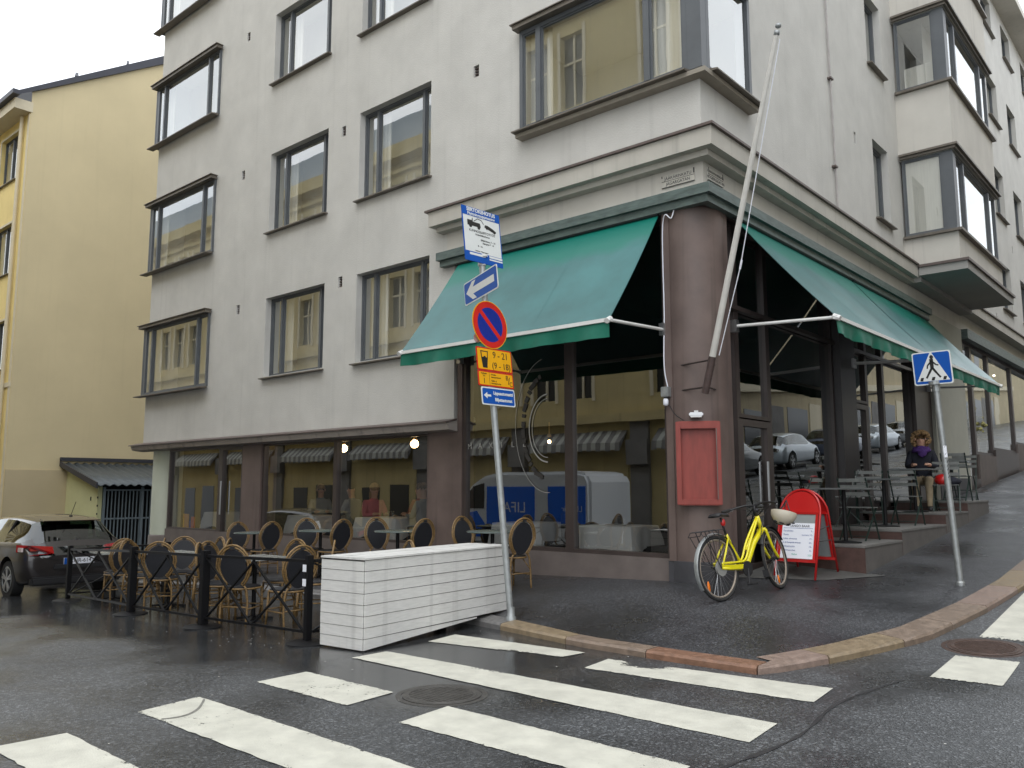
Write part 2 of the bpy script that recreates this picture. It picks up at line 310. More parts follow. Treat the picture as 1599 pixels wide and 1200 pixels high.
    def mesh(s, name, m, off=Vector((0, 0, 0)), smooth=False, recalc=True, bevel=0):
        me = bpy.data.meshes.new(name)
        me.from_pydata([(v[0]-off.x, v[1]-off.y, v[2]-off.z) for v in s.v], [], s.f)
        ms = m if isinstance(m, (list, tuple)) else [m]
        for q in ms: me.materials.append(q)
        if len(ms) > 1: me.polygons.foreach_set('material_index', s.m)
        if recalc or bevel:
            bm = bmesh.new(); bm.from_mesh(me)
            bmesh.ops.remove_doubles(bm, verts=bm.verts, dist=1e-5)
            bmesh.ops.recalc_face_normals(bm, faces=bm.faces)
            if bevel: bmesh.ops.bevel(bm, geom=[e for e in bm.edges if len(e.link_faces) == 2 and e.calc_face_angle(0) > .6], offset=bevel, segments=2, affect='EDGES', clamp_overlap=True)
            bm.to_mesh(me); bm.free()
        if smooth:
            me.polygons.foreach_set('use_smooth', [True]*len(me.polygons))
            if isinstance(smooth, (int, float)) and not isinstance(smooth, bool):
                me.set_sharp_from_angle(angle=rad(smooth))
        me.update(); return me
    def build(s, name, m, parent=None, world=False, smooth=False, bevel=0, **kw):
        off = wloc(parent) if (world and parent) else Vector((0, 0, 0))
        o = bpy.data.objects.new(name, s.mesh(name, m, off, smooth, bevel=bevel)); col.objects.link(o)
        if parent: o.parent = parent
        for k, v in kw.items(): o[k] = v
        return o
def wloc(o):
    v = Vector((0, 0, 0))
    while o: v = v+o.location; o = o.parent
    return v
def thing(name, label, cat, loc=(0, 0, 0), rz=0, group=None, rot=None):
    o = bpy.data.objects.new(name, None); o.empty_display_size = .2; col.objects.link(o)
    o.location = loc; o.rotation_euler = rot if rot else (0, 0, rz)
    o['label'] = label; o['category'] = cat
    if group: o['group'] = group
    return o
def tag(o, label, cat, group=None):
    o['label'] = label; o['category'] = cat
    if group: o['group'] = group
    return o
def copy_tree(o, parent=None):
    c = o.copy(); col.objects.link(c); c.parent = parent
    for ch in [x for x in KIDS.get(o.name, o.children)]: copy_tree(ch, c)
    return c
KIDS = {}
def place(proto, first, loc, rz, label, group=None, rot=None):
    o = proto if first else copy_tree(proto)
    o.location = loc; o.rotation_euler = rot if rot else (0, 0, rz); o['label'] = label
    if group: o['group'] = group
    return o
def curve(pts, seg=8):
    out = []; P = [Vector(p) for p in pts]; n = len(P)
    for i in range(n-1):
        p0, p1, p2, p3 = P[max(i-1, 0)], P[i], P[i+1], P[min(i+2, n-1)]
        for k in range(seg):
            t = k/seg
            out.append(.5*((2*p1)+(p2-p0)*t+(2*p0-5*p1+4*p2-p3)*t*t+(3*p1-p0-3*p2+p3)*t**3))
    out.append(P[-1]); return out
def text(s, size, m, parent, mtx, name='lettering', align='CENTER', bold=0, sx=1, ext=.0008, va='CENTER'):
    cu = bpy.data.curves.new(name, 'FONT'); cu.body = s; cu.size = size; cu.align_x = align; cu.align_y = va
    cu.extrude = ext; cu.offset = bold; cu.resolution_u = 3
    t = bpy.data.objects.new(name, cu); col.objects.link(t)
    dg = bpy.context.evaluated_depsgraph_get(); dg.update()
    me = bpy.data.meshes.new_from_object(t.evaluated_get(dg)); bpy.data.objects.remove(t)
    me.materials.clear(); me.materials.append(m)
    me.transform(Matrix(mtx) @ Matrix.Diagonal((sx, 1, 1, 1)))
    o = bpy.data.objects.new(name, me); col.objects.link(o); o.parent = parent
    return o
def frame_m(o, x, y, z):
    return Matrix(((x[0], y[0], z[0], o[0]), (x[1], y[1], z[1], o[1]), (x[2], y[2], z[2], o[2]), (0, 0, 0, 1)))

# ------------------------------------------------------------------ terrain heights
def ss(a, b, x):
    t = min(1, max(0, (x-a)/(b-a))); return t*t*(3-2*t)
def Rr(y):
    t = y+3.5
    return 0 if t < 0 else (.09*t*t/7 if t < 3.5 else .09*(t-1.75))
def Zr(x, y):
    z = -.37+Rr(y)*ss(-3, 2, x); l = max(0, -x-1)
    return z-(.024*l*l/(l+1)+.03*max(0, min(l, 40)-6))
KH = .06
def Zs(x, y):
    nx, ny = min(x, 0), max(y, 0)
    F = .03*nx if nx < 0 else .09*(ny*ny/(ny+.25))
    d = math.hypot(max(x, 0), max(-y, 0)); k = min(1, d/2.5)
    if x < -7: F -= .03*(-x-7)
    return F+(Zr(x, y)+KH+.035*ss(-1.5, -4, x)-F)*k

# ------------------------------------------------------------------ ground
def lines(a, b, step, dense):
    out = [a]; x = a
    while x < b:
        st = step
        for (p, q, s_) in dense:
            if p <= x < q: st = s_
        x = min(b, x+st); out.append(x)
    return out
xs = lines(-75, 30, 3, [(-16, -3, .5), (-3, 6, .2)]); ys = lines(-30, 170, 3, [(-9, 6, .25), (6, 30, 1)])
g = MB(); g.add([(x, y, Zr(x, y)) for y in ys for x in xs], [(j*len(xs)+i, j*len(xs)+i+1, (j+1)*len(xs)+i+1, (j+1)*len(xs)+i) for j in range(len(ys)-1) for i in range(len(xs)-1)])
road = g.build('road', M['road'], smooth=True, kind='structure')
KL = [(-70, -2.1), (-20, -2.1), (-8, -2.1), (-3.6, -2.12), (-2.4, -2.26), (-1.24, -2.49), (-.05, -2.72), (1.02, -2.77), (1.83, -2.76), (2.14, -1.98), (2.56, -.77), (2.76, .67), (2.88, 2.13), (2.9, 6), (2.9, 20), (2.9, 165)]
def resample(pl, step):
    out = []
    for (a, b) in zip(pl[:-1], pl[1:]):
        L = math.dist(a, b); st = step if L < 8 else 1.5; n = max(1, round(L/st))
        out += [(a[0]+(b[0]-a[0])*k/n, a[1]+(b[1]-a[1])*k/n) for k in range(n)]
    return out+[pl[-1]]
def offs(pl, d):   # offset to the left of travel (towards the building)
    out = []
    for i, p in enumerate(pl):
        a = Vector(pl[max(0, i-1)]); b = Vector(pl[min(len(pl)-1, i+1)]); t = (b-a).normalized()
        w = d
        out.append((p[0]-t.y*w, p[1]+t.x*w))
    return out
KW = .20
outer = resample(KL, .2); inner_k = offs(outer, KW*.5)
pm = MB(); NS = 14; vs = []
for p in inner_k:
    if p[0] < -.35 and p[1] < .5: q = (p[0], .6)
    elif p[1] > .35: q = (-.6, p[1])
    else: q = (-.4, .4)
    for k in range(NS+1):
        t = k/NS; x, y = p[0]+(q[0]-p[0])*t, p[1]+(q[1]-p[1])*t; vs.append((x, y, Zs(x, y)))
n = len(inner_k)
pm.add(vs, [(i*(NS+1)+k, i*(NS+1)+k+1, (i+1)*(NS+1)+k+1, (i+1)*(NS+1)+k) for i in range(n-1) for k in range(NS)])
pave = pm.build('pavement', M['pave'], smooth=True, kind='structure')
# yard ground behind, beside the corner building
yd = MB(); yd.quad((-75, -2.0, Zr(-75, -2)+.06), (-15.1, -2.0, Zr(-15, -2)+.06), (-15.1, 14, -.80), (-75, 14, -1.9)); 
# kerb stones: one object each along the visible line
kerb = bpy.data.objects.new('kerb', None); col.objects.link(kerb); kerb['kind'] = 'structure'
def along(pl, s0):
    acc = 0
    for a, b in zip(pl[:-1], pl[1:]):
        L = math.dist(a, b)
        if acc+L >= s0 or b == pl[-1]:
            t = (s0-acc)/L; return (a[0]+(b[0]-a[0])*t, a[1]+(b[1]-a[1])*t), Vector((b[0]-a[0], b[1]-a[1])).normalized()
        acc += L
def plen(pl): return sum(math.dist(a, b) for a, b in zip(pl[:-1], pl[1:]))
def kstone(s0, s1, m, wd):
    b = MB(); K = max(1, int((s1-s0)/.2)); rows = []
    for i in range(K+1):
        (x, y), t = along(KL, s0+(s1-s0)*i/K); nx, ny = -t.y, t.x; jt = random.uniform(-.004, .004)
        zt = Zs(x, y)+.008; zr = Zr(x, y)-.12
        rows.append([(x+nx*.0, y+ny*0, zr), (x+nx*(jt), y+ny*(jt), zt-.022), (x+nx*.018, y+ny*.018, zt+jt*.5), (x+nx*wd, y+ny*wd, Zs(x+nx*wd, y+ny*wd)+.008), (x+nx*wd, y+ny*wd, zr)])
    vs = [p for r_ in rows for p in r_]; fs = []
    for i in range(K):
        for k in range(5): fs.append((i*5+k, i*5+(k+1) % 5, (i+1)*5+(k+1) % 5, (i+1)*5+k))
    fs += [(0, 1, 2, 3, 4), tuple(K*5+k for k in (4, 3, 2, 1, 0))]
    b.add(vs, fs); b.build('kerb_stone', m, kerb)
base_s = plen(KL[:6])       # arc length at (-1.24,-2.49)
s = base_s-5.6; i = 0; total = base_s+26
cols_k = [M['kerbgrey']]*6+[M['kerb'][3], M['kerb'][1], M['kerb'][0], M['kerb'][2], M['kerb'][3], M['kerb'][1], M['kerb'][1], M['kerb'][2]]
lens = [1., 1., .9, 1., .85, .85, 1.05, .95, 1.05, .8, 1.0, .9, .9, 1.1]
while s < total:
    L = lens[i] if i < len(lens) else random.uniform(.85, 1.2)
    m = cols_k[i] if i < len(cols_k) else random.choice(M['kerb'][1:])
    wd = KW if s < base_s+3.0 else .30
    kstone(s+.006, s+L-.006, m, wd); s += L; i += 1
kb = MB()
for (a, b) in ((0, base_s-5.6),):
    K = 60; vs = []
    for i in range(K+1):
        (x, y), t = along(KL, a+(b-a)*i/K); z = Zs(x, y)+.006
        vs += [(x, y, z-.3), (x, y, z), (x, y+KW, Zs(x, y+KW)+.006)]
    kb.add(vs, [(i*3+k, i*3+k+1, (i+1)*3+k+1, (i+1)*3+k) for i in range(K) for k in range(2)])
kb.build('kerb_run', M['kerbgrey'], kerb, kind='stuff')
# crossing stripes
def paint_mat():
    m = mat('road_paint', (.60, .59, .51), .55, var=.16, scale=5, bump=.25, bscale=90); nt = m.node_tree; N, L = nt.nodes, nt.links
    out = N['Material Output']; b = N['Principled BSDF']; g_ = N.new('ShaderNodeNewGeometry')
    n_ = N.new('ShaderNodeTexNoise'); n_.inputs['Scale'].default_value = 26; n_.inputs['Detail'].default_value = 8; n_.inputs['Roughness'].default_value = .75; L.new(g_.outputs['Position'], n_.inputs['Vector'])
    n2 = N.new('ShaderNodeTexNoise'); n2.inputs['Scale'].default_value = 1.3; L.new(g_.outputs['Position'], n2.inputs['Vector'])
    ad = N.new('ShaderNodeMath'); ad.operation = 'MULTIPLY_ADD'; ad.inputs[1].default_value = .5; L.new(n2.outputs['Fac'], ad.inputs[0]); L.new(n_.outputs['Fac'], ad.inputs[2])
    at = N.new('ShaderNodeAttribute'); at.attribute_name = 'wear'
    a2 = N.new('ShaderNodeMath'); a2.operation = 'ADD'; L.new(ad.outputs[0], a2.inputs[0]); L.new(at.outputs['Fac'], a2.inputs[1])
    r = N.new('ShaderNodeMapRange'); r.inputs['From Min'].default_value = .94; r.inputs['From Max'].default_value = .985; L.new(a2.outputs[0], r.inputs['Value'])
    t = N.new('ShaderNodeBsdfTransparent'); mi = N.new('ShaderNodeMixShader'); L.new(r.outputs['Result'], mi.inputs['Fac']); L.new(b.outputs[0], mi.inputs[1]); L.new(t.outputs[0], mi.inputs[2]); L.new(mi.outputs[0], out.inputs['Surface'])
    return m
PM = paint_mat()
def stripe(q, worn=()):
    # q: near-left, far-left, far-right, near-right ; u left->right, v near->far
    nu, nv = 44, 10; a, b, c, d = [Vector(p) for p in q]; jl = [random.uniform(-.008, .008) for _ in range(nu+1)]; jh = [random.uniform(-.006, .006) for _ in range(nu+1)]
    vs = []; wv = []
    for j in range(nv+1):
        for i_ in range(nu+1):
            u, v = i_/nu, j/nv
            vv = v+(jl[i_]*2 if j == 0 else 0)+(jh[i_]*2 if j == nv else 0)
            p = (a*(1-u)+d*u)*(1-vv)+(b*(1-u)+c*u)*vv
            rr_ = .06
            vs.append((p.x, p.y, Zr(p.x, p.y)+.005))
            e_ = min(v, 1-v)*math.dist(a, b); eu = min(u, 1-u)*math.dist(a, d); w_ = .11*max(0, 1-e_/.03)+.06*max(0, 1-eu/.04)
            for (wx, wy, wr_, ws) in worn:
                w_ += ws*max(0, 1-math.hypot(p.x-wx, (p.y-wy)*1.6)/wr_)
            wv.append(w_)
    m = MB(); m.add(vs, [(j*(nu+1)+i_, j*(nu+1)+i_+1, (j+1)*(nu+1)+i_+1, (j+1)*(nu+1)+i_) for j in range(nv) for i_ in range(nu)])
    me = bpy.data.meshes.new('crossing_stripe'); me.from_pydata(m.v, [], m.f); me.materials.append(PM)
    at = me.attributes.new('wear', 'FLOAT', 'POINT'); at.data.foreach_set('value', wv)
    o = bpy.data.objects.new('crossing_stripe', me); col.objects.link(o); o.parent = road
stripe([(-1.34, -3.45), (-1.42, -2.99), (.19, -2.91), (.14, -3.2)], [(-.25, -3.42, .55, .34), (.1, -3.3, .3, .3)])
stripe([(.56, -3.44), (.51, -3.01), (2.42, -2.83), (2.46, -3.31)], [(.85, -3.05, .25, .42), (1.05, -3.02, .2, .3)])
stripe([(-1.27, -4.44), (-1.26, -4.04), (2.49, -3.99), (2.53, -4.48)])
stripe([(-1.08, -5.52), (-1.09, -5.05), (-.01, -5.04), (.03, -5.51)])
stripe([(.63, -5.55), (.58, -5.06), (2.48, -5.09), (2.5, -5.55)])
stripe([(-.91, -6.54), (-.98, -6.05), (2.48, -6.1), (2.5, -6.54)])
stripe([(-.78, -7.46), (-.75, -7.05), (2.48, -7.1), (2.5, -7.5)])
stripe([(2.89, -2.05), (2.88, -1.21), (3.36, -1.19), (3.39, -2.02)])
stripe([(2.9, -.42), (2.9, 1.84), (3.42, 1.84), (3.42, -.42)])
# tar seam in the road
tm = MB()
seam = curve([(2.75, -2.25, 0), (2.6, -3.2, 0), (2.7, -4.2, 0), (2.62, -5.2, 0), (2.75, -6.2, 0), (2.6, -7.2, 0)], 8)
vs = []
for k_, p in enumerate(seam):
    w_ = .013+.007*math.sin(k_*1.7)+random.uniform(-.006, .006)
    vs += [(p.x-w_, p.y, Zr(p.x, p.y)+.004), (p.x+w_, p.y, Zr(p.x, p.y)+.004)]
tm.add(vs, [(2*k_, 2*k_+1, 2*k_+3, 2*k_+2) for k_ in range(len(seam)-1)])
tm.build('tar_seam', mat('bitumen', (.032, .032, .034), .5, var=.3), road)
sk = MB(); vs = []
for k_ in range(21):
    t_ = k_/20; x_, y_ = -.88+.24*math.sin(t_*2.3)+.10*t_, -6.07-.45*t_; w_ = .014
    vs += [(x_-w_, y_, Zr(x_, y_)+.0075), (x_+w_, y_, Zr(x_, y_)+.0075)]
sk.add(vs, [(2*k_, 2*k_+1, 2*k_+3, 2*k_+2) for k_ in range(20)]); sk.build('tyre_mark', mat('tyre_rubber_mark', (.22, .215, .19), .7, var=.3, scale=30), road)
# manholes
def manhole(x, y, r, m, label):
    t = thing('manhole_cover', label, 'manhole cover', (x, y, Zr(x, y)), rot=(math.atan((Zr(x, y+.3)-Zr(x, y-.3))/.6), 0, 0))
    MB().lathe((0, 0, 0), [(r*1.16, -.02), (r*1.16, .002), (r*1.03, .003), (r*1.03, -.02)], 40).build('frame_ring', m, t)
    MB().lathe((0, 0, 0), [(r*1.0, -.02), (r*1.0, .006), (r*.9, .006), (r*.89, .010), (r*.82, .010), (r*.81, .005), (.01, .005)], 40).build('lid', m, t)
    rb = MB()
    for k in range(-6, 7):
        w = k*r*.125; L = math.sqrt(max(0, (r*.78)**2-w*w))
        rb.box(-L, w-.008, .003, L, w+.008, .008)
    rb.build('ribs', m, t)
manhole(.31, -4.86, .29, M['iron'], 'cast iron manhole cover between the left crossing stripes')
manhole(3.02, -.80, .30, M['ironrust'], 'rusty round manhole cover by the kerb at the right edge')

# ------------------------------------------------------------------ facade helpers
class Fr:
    def __init__(s, o, u, n): s.o, s.u, s.n = Vector(o), Vector(u), Vector(n)
    def p(s, u, z, d=0): return s.o+s.u*u-s.n*d+Vector((0, 0, z))
    def box(s, mb, u0, u1, z0, z1, d0, d1):
        mb.hexa([s.p(u0, z0, d0), s.p(u1, z0, d0), s.p(u1, z0, d1), s.p(u0, z0, d1), s.p(u0, z1, d0), s.p(u1, z1, d0), s.p(u1, z1, d1), s.p(u0, z1, d1)]); return mb
    def wall(s, mb, u0, u1, z0, z1, holes, rev):
        us = sorted({u0, u1}|{h[0] for h in holes}|{h[1] for h in holes}); zs = sorted({z0, z1}|{h[2] for h in holes}|{h[3] for h in holes})
        us = [u for u in us if u0 <= u <= u1]; zs = [z for z in zs if z0 <= z <= z1]
        for a, b in zip(us[:-1], us[1:]):
            for c, d in zip(zs[:-1], zs[1:]):
                mu_, mz = (a+b)/2, (c+d)/2
                if any(h[0] < mu_ < h[1] and h[2] < mz < h[3] for h in holes): continue
                mb.quad(s.p(a, c), s.p(b, c), s.p(b, d), s.p(a, d))
        for h in holes:
            a, b, c, d = h[:4]; r_ = rev
            mb.quad(s.p(a, c), s.p(a, d), s.p(a, d, r_), s.p(a, c, r_)); mb.quad(s.p(b, c), s.p(b, d), s.p(b, d, r_), s.p(b, c, r_))
            mb.quad(s.p(a, d), s.p(b, d), s.p(b, d, r_), s.p(a, d, r_)); mb.quad(s.p(a, c), s.p(b, c), s.p(b, c, r_), s.p(a, c, r_))
        return mb
FA = Fr((0, 0, 0), (1, 0, 0), (0, -1, 0)); FB = Fr((0, 0, 0), (0, 1, 0), (1, 0, 0))

def room(F, par, u0, u1, z0, z1, d0, depth, m=None):
    b = MB(); d1 = d0+depth
    a = [F.p(u0, z0, d0), F.p(u1, z0, d0), F.p(u1, z1, d0), F.p(u0, z1, d0)]; c = [F.p(u0, z0, d1), F.p(u1, z0, d1), F.p(u1, z1, d1), F.p(u0, z1, d1)]
    b.quad(*c)
    for i in range(4): j = (i+1) % 4; b.quad(a[i], a[j], c[j], c[i])
    return b.build('room_wall', m or M['room'], par, world=True)
XLIM = -14.99
def window(F, par, u0, u1, z0, z1, rec, splits, hood=0, sill=.1, bars=.05, pm=None, curtains=True, rm=True, name='window', flipc=False):
    fm = MB(); t = bars*.86; dep = .07
    F.box(fm, u0, u0+t, z0, z1, rec, rec+dep); F.box(fm, u1-t, u1, z0, z1, rec, rec+dep)
    F.box(fm, u0+t, u1-t, z0, z0+t, rec, rec+dep); F.box(fm, u0+t, u1-t, z1-t, z1, rec, rec+dep)
    W = u1-u0; cs = [0]+list(splits)+[1]
    for c in splits: F.box(fm, u0+W*c-t*.7, u0+W*c+t*.7, z0+t, z1-t, rec-.012, rec+dep)
    # casement frames inside each light
    for a, b in zip(cs[:-1], cs[1:]):
        x0 = u0+W*a+(t if a == 0 else t*.7); x1 = u0+W*b-(t if b == 1 else t*.7); q = .022
        F.box(fm, x0, x0+q, z0+t, z1-t, rec+.018, rec+.05); F.box(fm, x1-q, x1, z0+t, z1-t, rec+.018, rec+.05)
        F.box(fm, x0+q, x1-q, z0+t, z0+t+q, rec+.018, rec+.05); F.box(fm, x0+q, x1-q, z1-t-q, z1-t, rec+.018, rec+.05)
    w = fm.build(name, M['wframe'], par, world=True)
    for a, b in zip(cs[:-1], cs[1:]):
        x0 = u0+W*a+(t if a == 0 else t*.7); x1 = u0+W*b-(t if b == 1 else t*.7); g_ = MB()
        g_.quad(F.p(x0, z0+t, rec+.036), F.p(x1, z0+t, rec+.036), F.p(x1, z1-t, rec+.036), F.p(x0, z1-t, rec+.036))
        g_.build('pane', pm or M['glassup'], w, world=True)
    if sill:
        s_ = MB(); e = .04
        s_.hexa([F.p(u0-e, z0-.055, -sill), F.p(u1+e, z0-.055, -sill), F.p(u1+e, z0-.055, rec), F.p(u0-e, z0-.055, rec),
                 F.p(u0-e, z0-.035, -sill), F.p(u1+e, z0-.035, -sill), F.p(u1+e, z0-.004, rec), F.p(u0-e, z0-.004, rec)])
        s_.build('sill', M['sillmetal'], w, world=True)
    if hood:
        h_ = MB(); F.box(h_, u0-.05, u1+.05, z1+.002, z1+.07, -hood, rec+.03); F.box(h_, u0-.08, u1+.08, z1+.0705, z1+.085, -hood-.03, rec+.03)
        h_.build('hood', M['sillmetal'], w, world=True)
    if rm: room(F, w, u0-.25 if u0 > XLIM else u0+.18, u1+.25, z0-.05, z1+.25, rec+.072, .75)
    if curtains:
        c_ = MB()
        def cur(a, b, dd):
            N_ = 14; pts = [(a+(b-a)*k/N_, dd+.025*math.sin(k*2.1)) for k in range(N_+1)]
            for (p, q) in zip(pts[:-1], pts[1:]): c_.quad(F.p(p[0], z0, p[1]), F.p(q[0], z0, q[1]), F.p(q[0], z1, q[1]), F.p(p[0], z1, p[1]))
        cur(u0+.02, u0+W*(splits[0] if splits else .12)+.13, rec+.22)
        cur(u1-W*(1-splits[-1] if splits else .12)-.02, u1-.02, rec+.22)
        c_.build('curtain', M['curtain'], w, world=True, smooth=True)
    return w

# ------------------------------------------------------------------ corner building
B = thing('corner_building', 'light grey plastered corner apartment house with restaurant glazing and green awnings', 'building')
ZT = 16.9; rows = [(3.38, 5.0), (6.40, 8.08), (9.64, 11.2), (12.72, 14.3)]
XL = -14.98; X1 = (-14.98, -12.08); X2 = (-9.90, -7.93); X3 = (-6.97, -5.05)
ventA = [(-10.96, 4.92), (-10.96, 7.9), (-10.96, 11.1), (-7.45, 4.94), (-7.45, 7.87), (-7.45, 11.0), (-3.99, 7.88), (-3.99, 11.0)]
holes = []
for (a, b) in rows:
    holes += [(X2[0], X2[1], a, b), (X3[0], X3[1], a, b), (XL+.08, X1[1], a, b)]
for (a, b) in rows[1:]: holes.append((-2.96, -.02, a+.1, b+.06))
for (x, z) in ventA: holes.append((x-.06, x+.06, z-.1, z+.1))
w = MB(); FA.wall(w, XL, -4.45, 2.2, ZT, holes, .16); FA.wall(w, -4.45, 0, 5.3, ZT, [h for h in holes if h[1] > -4.4], .16)
w.quad((-4.45, 0, 2.2), (-4.45, 0, 5.3), (-4.45, .5, 5.3), (-4.45, .5, 2.2))
# left end wall
w.quad((XL, 0, 2.2), (XL, 9, 2.2), (XL, 9, ZT), (XL, 0, ZT))
# right street facade
bw1 = [(6.95, 7.88, 6.31, 7.87), (6.93, 7.86, 9.45, 10.95), (6.93, 7.86, 12.6, 14.1)]
far = []
for (ya, yb) in ((18.3, 19.75), (21.3, 22.7), (24.6, 26.0), (29.0, 30.4), (33, 34.4)):
    for (a, b) in ((6.4, 7.8), (9.3, 10.8), (12.4, 13.8), (15.45, 16.6)): far.append((ya, yb, a, b))
for (ya, yb) in ((14.6, 15.6),):
    for (a, b) in ((6.4, 7.8), (9.3, 10.8), (12.4, 13.8)): far.append((ya, yb, a, b))
hb = bw1+far
for (a, b) in rows[1:]: hb.append((.05, 1.42, a+.1, b+.06))
vB = [(5.95, 7.55), (5.95, 10.7), (17.3, 5.95), (20.4, 8.6), (16.9, 11.7)]
for (y, z) in vB: hb.append((y-.05, y+.05, z-.11, z+.11))
YE = 38
FB.wall(w, 0, 8.65, 5.3, ZT, [h for h in hb if h[0] < 8], .16); FB.wall(w, 8.65, YE, 5.27, ZT, [h for h in hb if h[0] > 8], .16)
wall = w.build('wall', M['plaster'], B)
for (x, z) in ventA:
    ve = MB(); FA.box(ve, x-.059, x+.059, z-.099, z+.099, .1, .12)
    for k in range(4): FA.box(ve, x-.059, x+.059, z-.085+k*.048, z-.07+k*.048, .03, .101)
    ve.build('vent', M['flash'], wall)
for (y, z) in vB: ve = MB(); FB.box(ve, y-.049, y+.049, z-.109, z+.109, .1, .12); ve.build('vent', M['flash'], wall)
# eaves at the top of the right facade and roof slab
ev = MB(); ev.prism([(XL-.1, -.55), (.6, -.55), (.6, YE), (XL-.1, YE)], ZT, ZT+.25); ev.build('roof', M['plaster_cream'], B)
# windows of the left facade
for i, (a, b) in enumerate(rows):
    window(FA, B, X2[0], X2[1], a, b, .13, (.2, .86))
    window(FA, B, X3[0], X3[1], a, b, .13, (.2, .84))
    if i <= 3: window(FA, B, XL-.16, X1[1], a, b, -.05, (.15, .85), hood=.17, sill=.22)
# little side return of the leftmost windows
for (a, b) in rows:
    r_ = MB(); r_.box(XL-.155, -.045, a, XL-.01, .14, b); r_.build('window_return', M['wframe'], B)
# corner windows
for (a, b) in rows[1:]:
    z0, z1 = a+.12, b+.06
    wn_ = window(FA, B, -3.0, -.13, z0, z1, -.08, (.13, .79), hood=.2, sill=.24, bars=.075, rm=False)
    w2_ = window(FB, B, .07, 1.40, z0, z1, -.08, (), hood=.2, sill=.24, bars=.085, rm=False, curtains=False)
    pst = MB(); pst.box(-.13, -.078, z0, .078, .07, z1); pst.build('corner_post', M['wframe'], wn_)
    pr = MB(); pr.box(-3.02, -.16, z0-.12, .16, .0, z0-.058); pr.box(0.0, 0, z0-.12, .16, 1.44, z0-.058)
    pr.build('sill_board', M['sillb'], wn_)
    rb = MB()  # room behind the corner window
    X0, Y1 = -3.3, 1.7
    rb.quad((X0, .2, z0-.1), (-.16, .2, z0-.1), (-.16, 2, z0-.1), (X0, 2, z0-.1)); rb.quad((X0, 0.02, z1+.2), (-.02, .02, z1+.2), (-.02, 2, z1+.2), (X0, 2, z1+.2))
    rb.quad((X0, .02, z0-.1), (X0, 2, z0-.1), (X0, 2, z1+.2), (X0, .02, z1+.2)); rb.quad((X0, 2, z0-.1), (-.02, 2, z0-.1), (-.02, 2, z1+.2), (X0, 2, z1+.2))
    rb.build('room_wall', M['room'], wn_)
# right facade windows
for (ya, yb, a, b) in bw1: window(FB, B, ya, yb, a, b, .13, (), bars=.09)
for (ya, yb, a, b) in far: window(FB, B, ya, yb, a, b, .13, (.3,), curtains=False)
# bay (oriel)
bx = 1.03; BY0, BY1 = 8.65, 12.62
FBs = Fr((0, BY0, 0), (1, 0, 0), (0, -1, 0))          # side of the bay that faces the camera, u = X
FBf = Fr((bx, 0, 0), (0, 1, 0), (1, 0, 0)); FBe = Fr((0, BY1, 0), (1, 0, 0), (0, 1, 0))
bm_ = MB(); hz = [(6.28, 7.92), (9.42, 11.0), (12.56, 14.1)]; lv = [5.62]+[v for h in hz for v in h]+[ZT]
for k in range(0, len(lv), 2):
    z0, z1 = lv[k], lv[k+1]
    bm_.quad(FBs.p(0, z0), FBs.p(bx, z0), FBs.p(bx, z1), FBs.p(0, z1)); bm_.quad(FBf.p(BY0, z0), FBf.p(BY1, z0), FBf.p(BY1, z1), FBf.p(BY0, z1)); bm_.quad(FBe.p(0, z0), FBe.p(bx, z0), FBe.p(bx, z1), FBe.p(0, z1))
    if k: bm_.quad((0, BY0, z0), (bx, BY0, z0), (bx, BY1, z0), (0, BY1, z0))
    bm_.quad((0, BY0, z1), (bx, BY0, z1), (bx, BY1, z1), (0, BY1, z1))
bay = bm_.build('bay', M['plaster_cream'], B)
for (a, b) in hz:
    window(FBs, B, .04, bx-.22, a, b, .03, (), bars=.045, sill=0, rm=False, curtains=False)
    pp = MB(); pp.box(bx-.22, BY0+.02, a, bx-.02, BY0+.24, b); pp.build('corner_panel', M['wframe'], B)
    window(FBf, B, BY0+.24, BY1-.08, a, b, .03, (.17, .80), bars=.075, sill=0, rm=False, curtains=False)
    tr = MB(); tr.box(0.02, BY0-.09, a-.07, bx+.09, BY1+.05, a-.02); tr.box(0.02, BY0-.05, b+.002, bx+.05, BY1+.03, b+.055)
    tr.box(0.02, BY0-.10, b+.056, bx+.10, BY1+.06, b+.10); tr.build('bay_trim', M['sillmetal'], B)
    rr_ = MB(); rr_.quad((.5, BY0+.4, a), (.5, BY1-.1, a), (.5, BY1-.1, b), (.5, BY0+.4, b)); rr_.build('room_wall', M['room'], B)
    bl_ = MB(); bl_.quad((.08, BY0+(.10 if a < 7 else .5), a+.02), (bx-.24, BY0+(.10 if a < 7 else .5), a+.02), (bx-.24, BY0+(.10 if a < 7 else .5), b-.02 if a < 7 else a+.7), (.08, BY0+(.10 if a < 7 else .5), b-.02 if a < 7 else a+.7)); bl_.build('blind', M['curtain'], B)
bs = MB(); bs.box(.28, BY0-.12, 5.40, bx+.14, BY1+.3, 5.56); bs.box(.01, BY0+.02, 5.3, .279, BY1+.3, 5.56); bs.build('bay_slab', M['soffit'], B)
bs2 = MB(); bs2.box(.28, BY0-.16, 5.562, bx+.18, BY1+.34, 5.615); bs2.build('bay_slab_flashing', M['flash'], B)
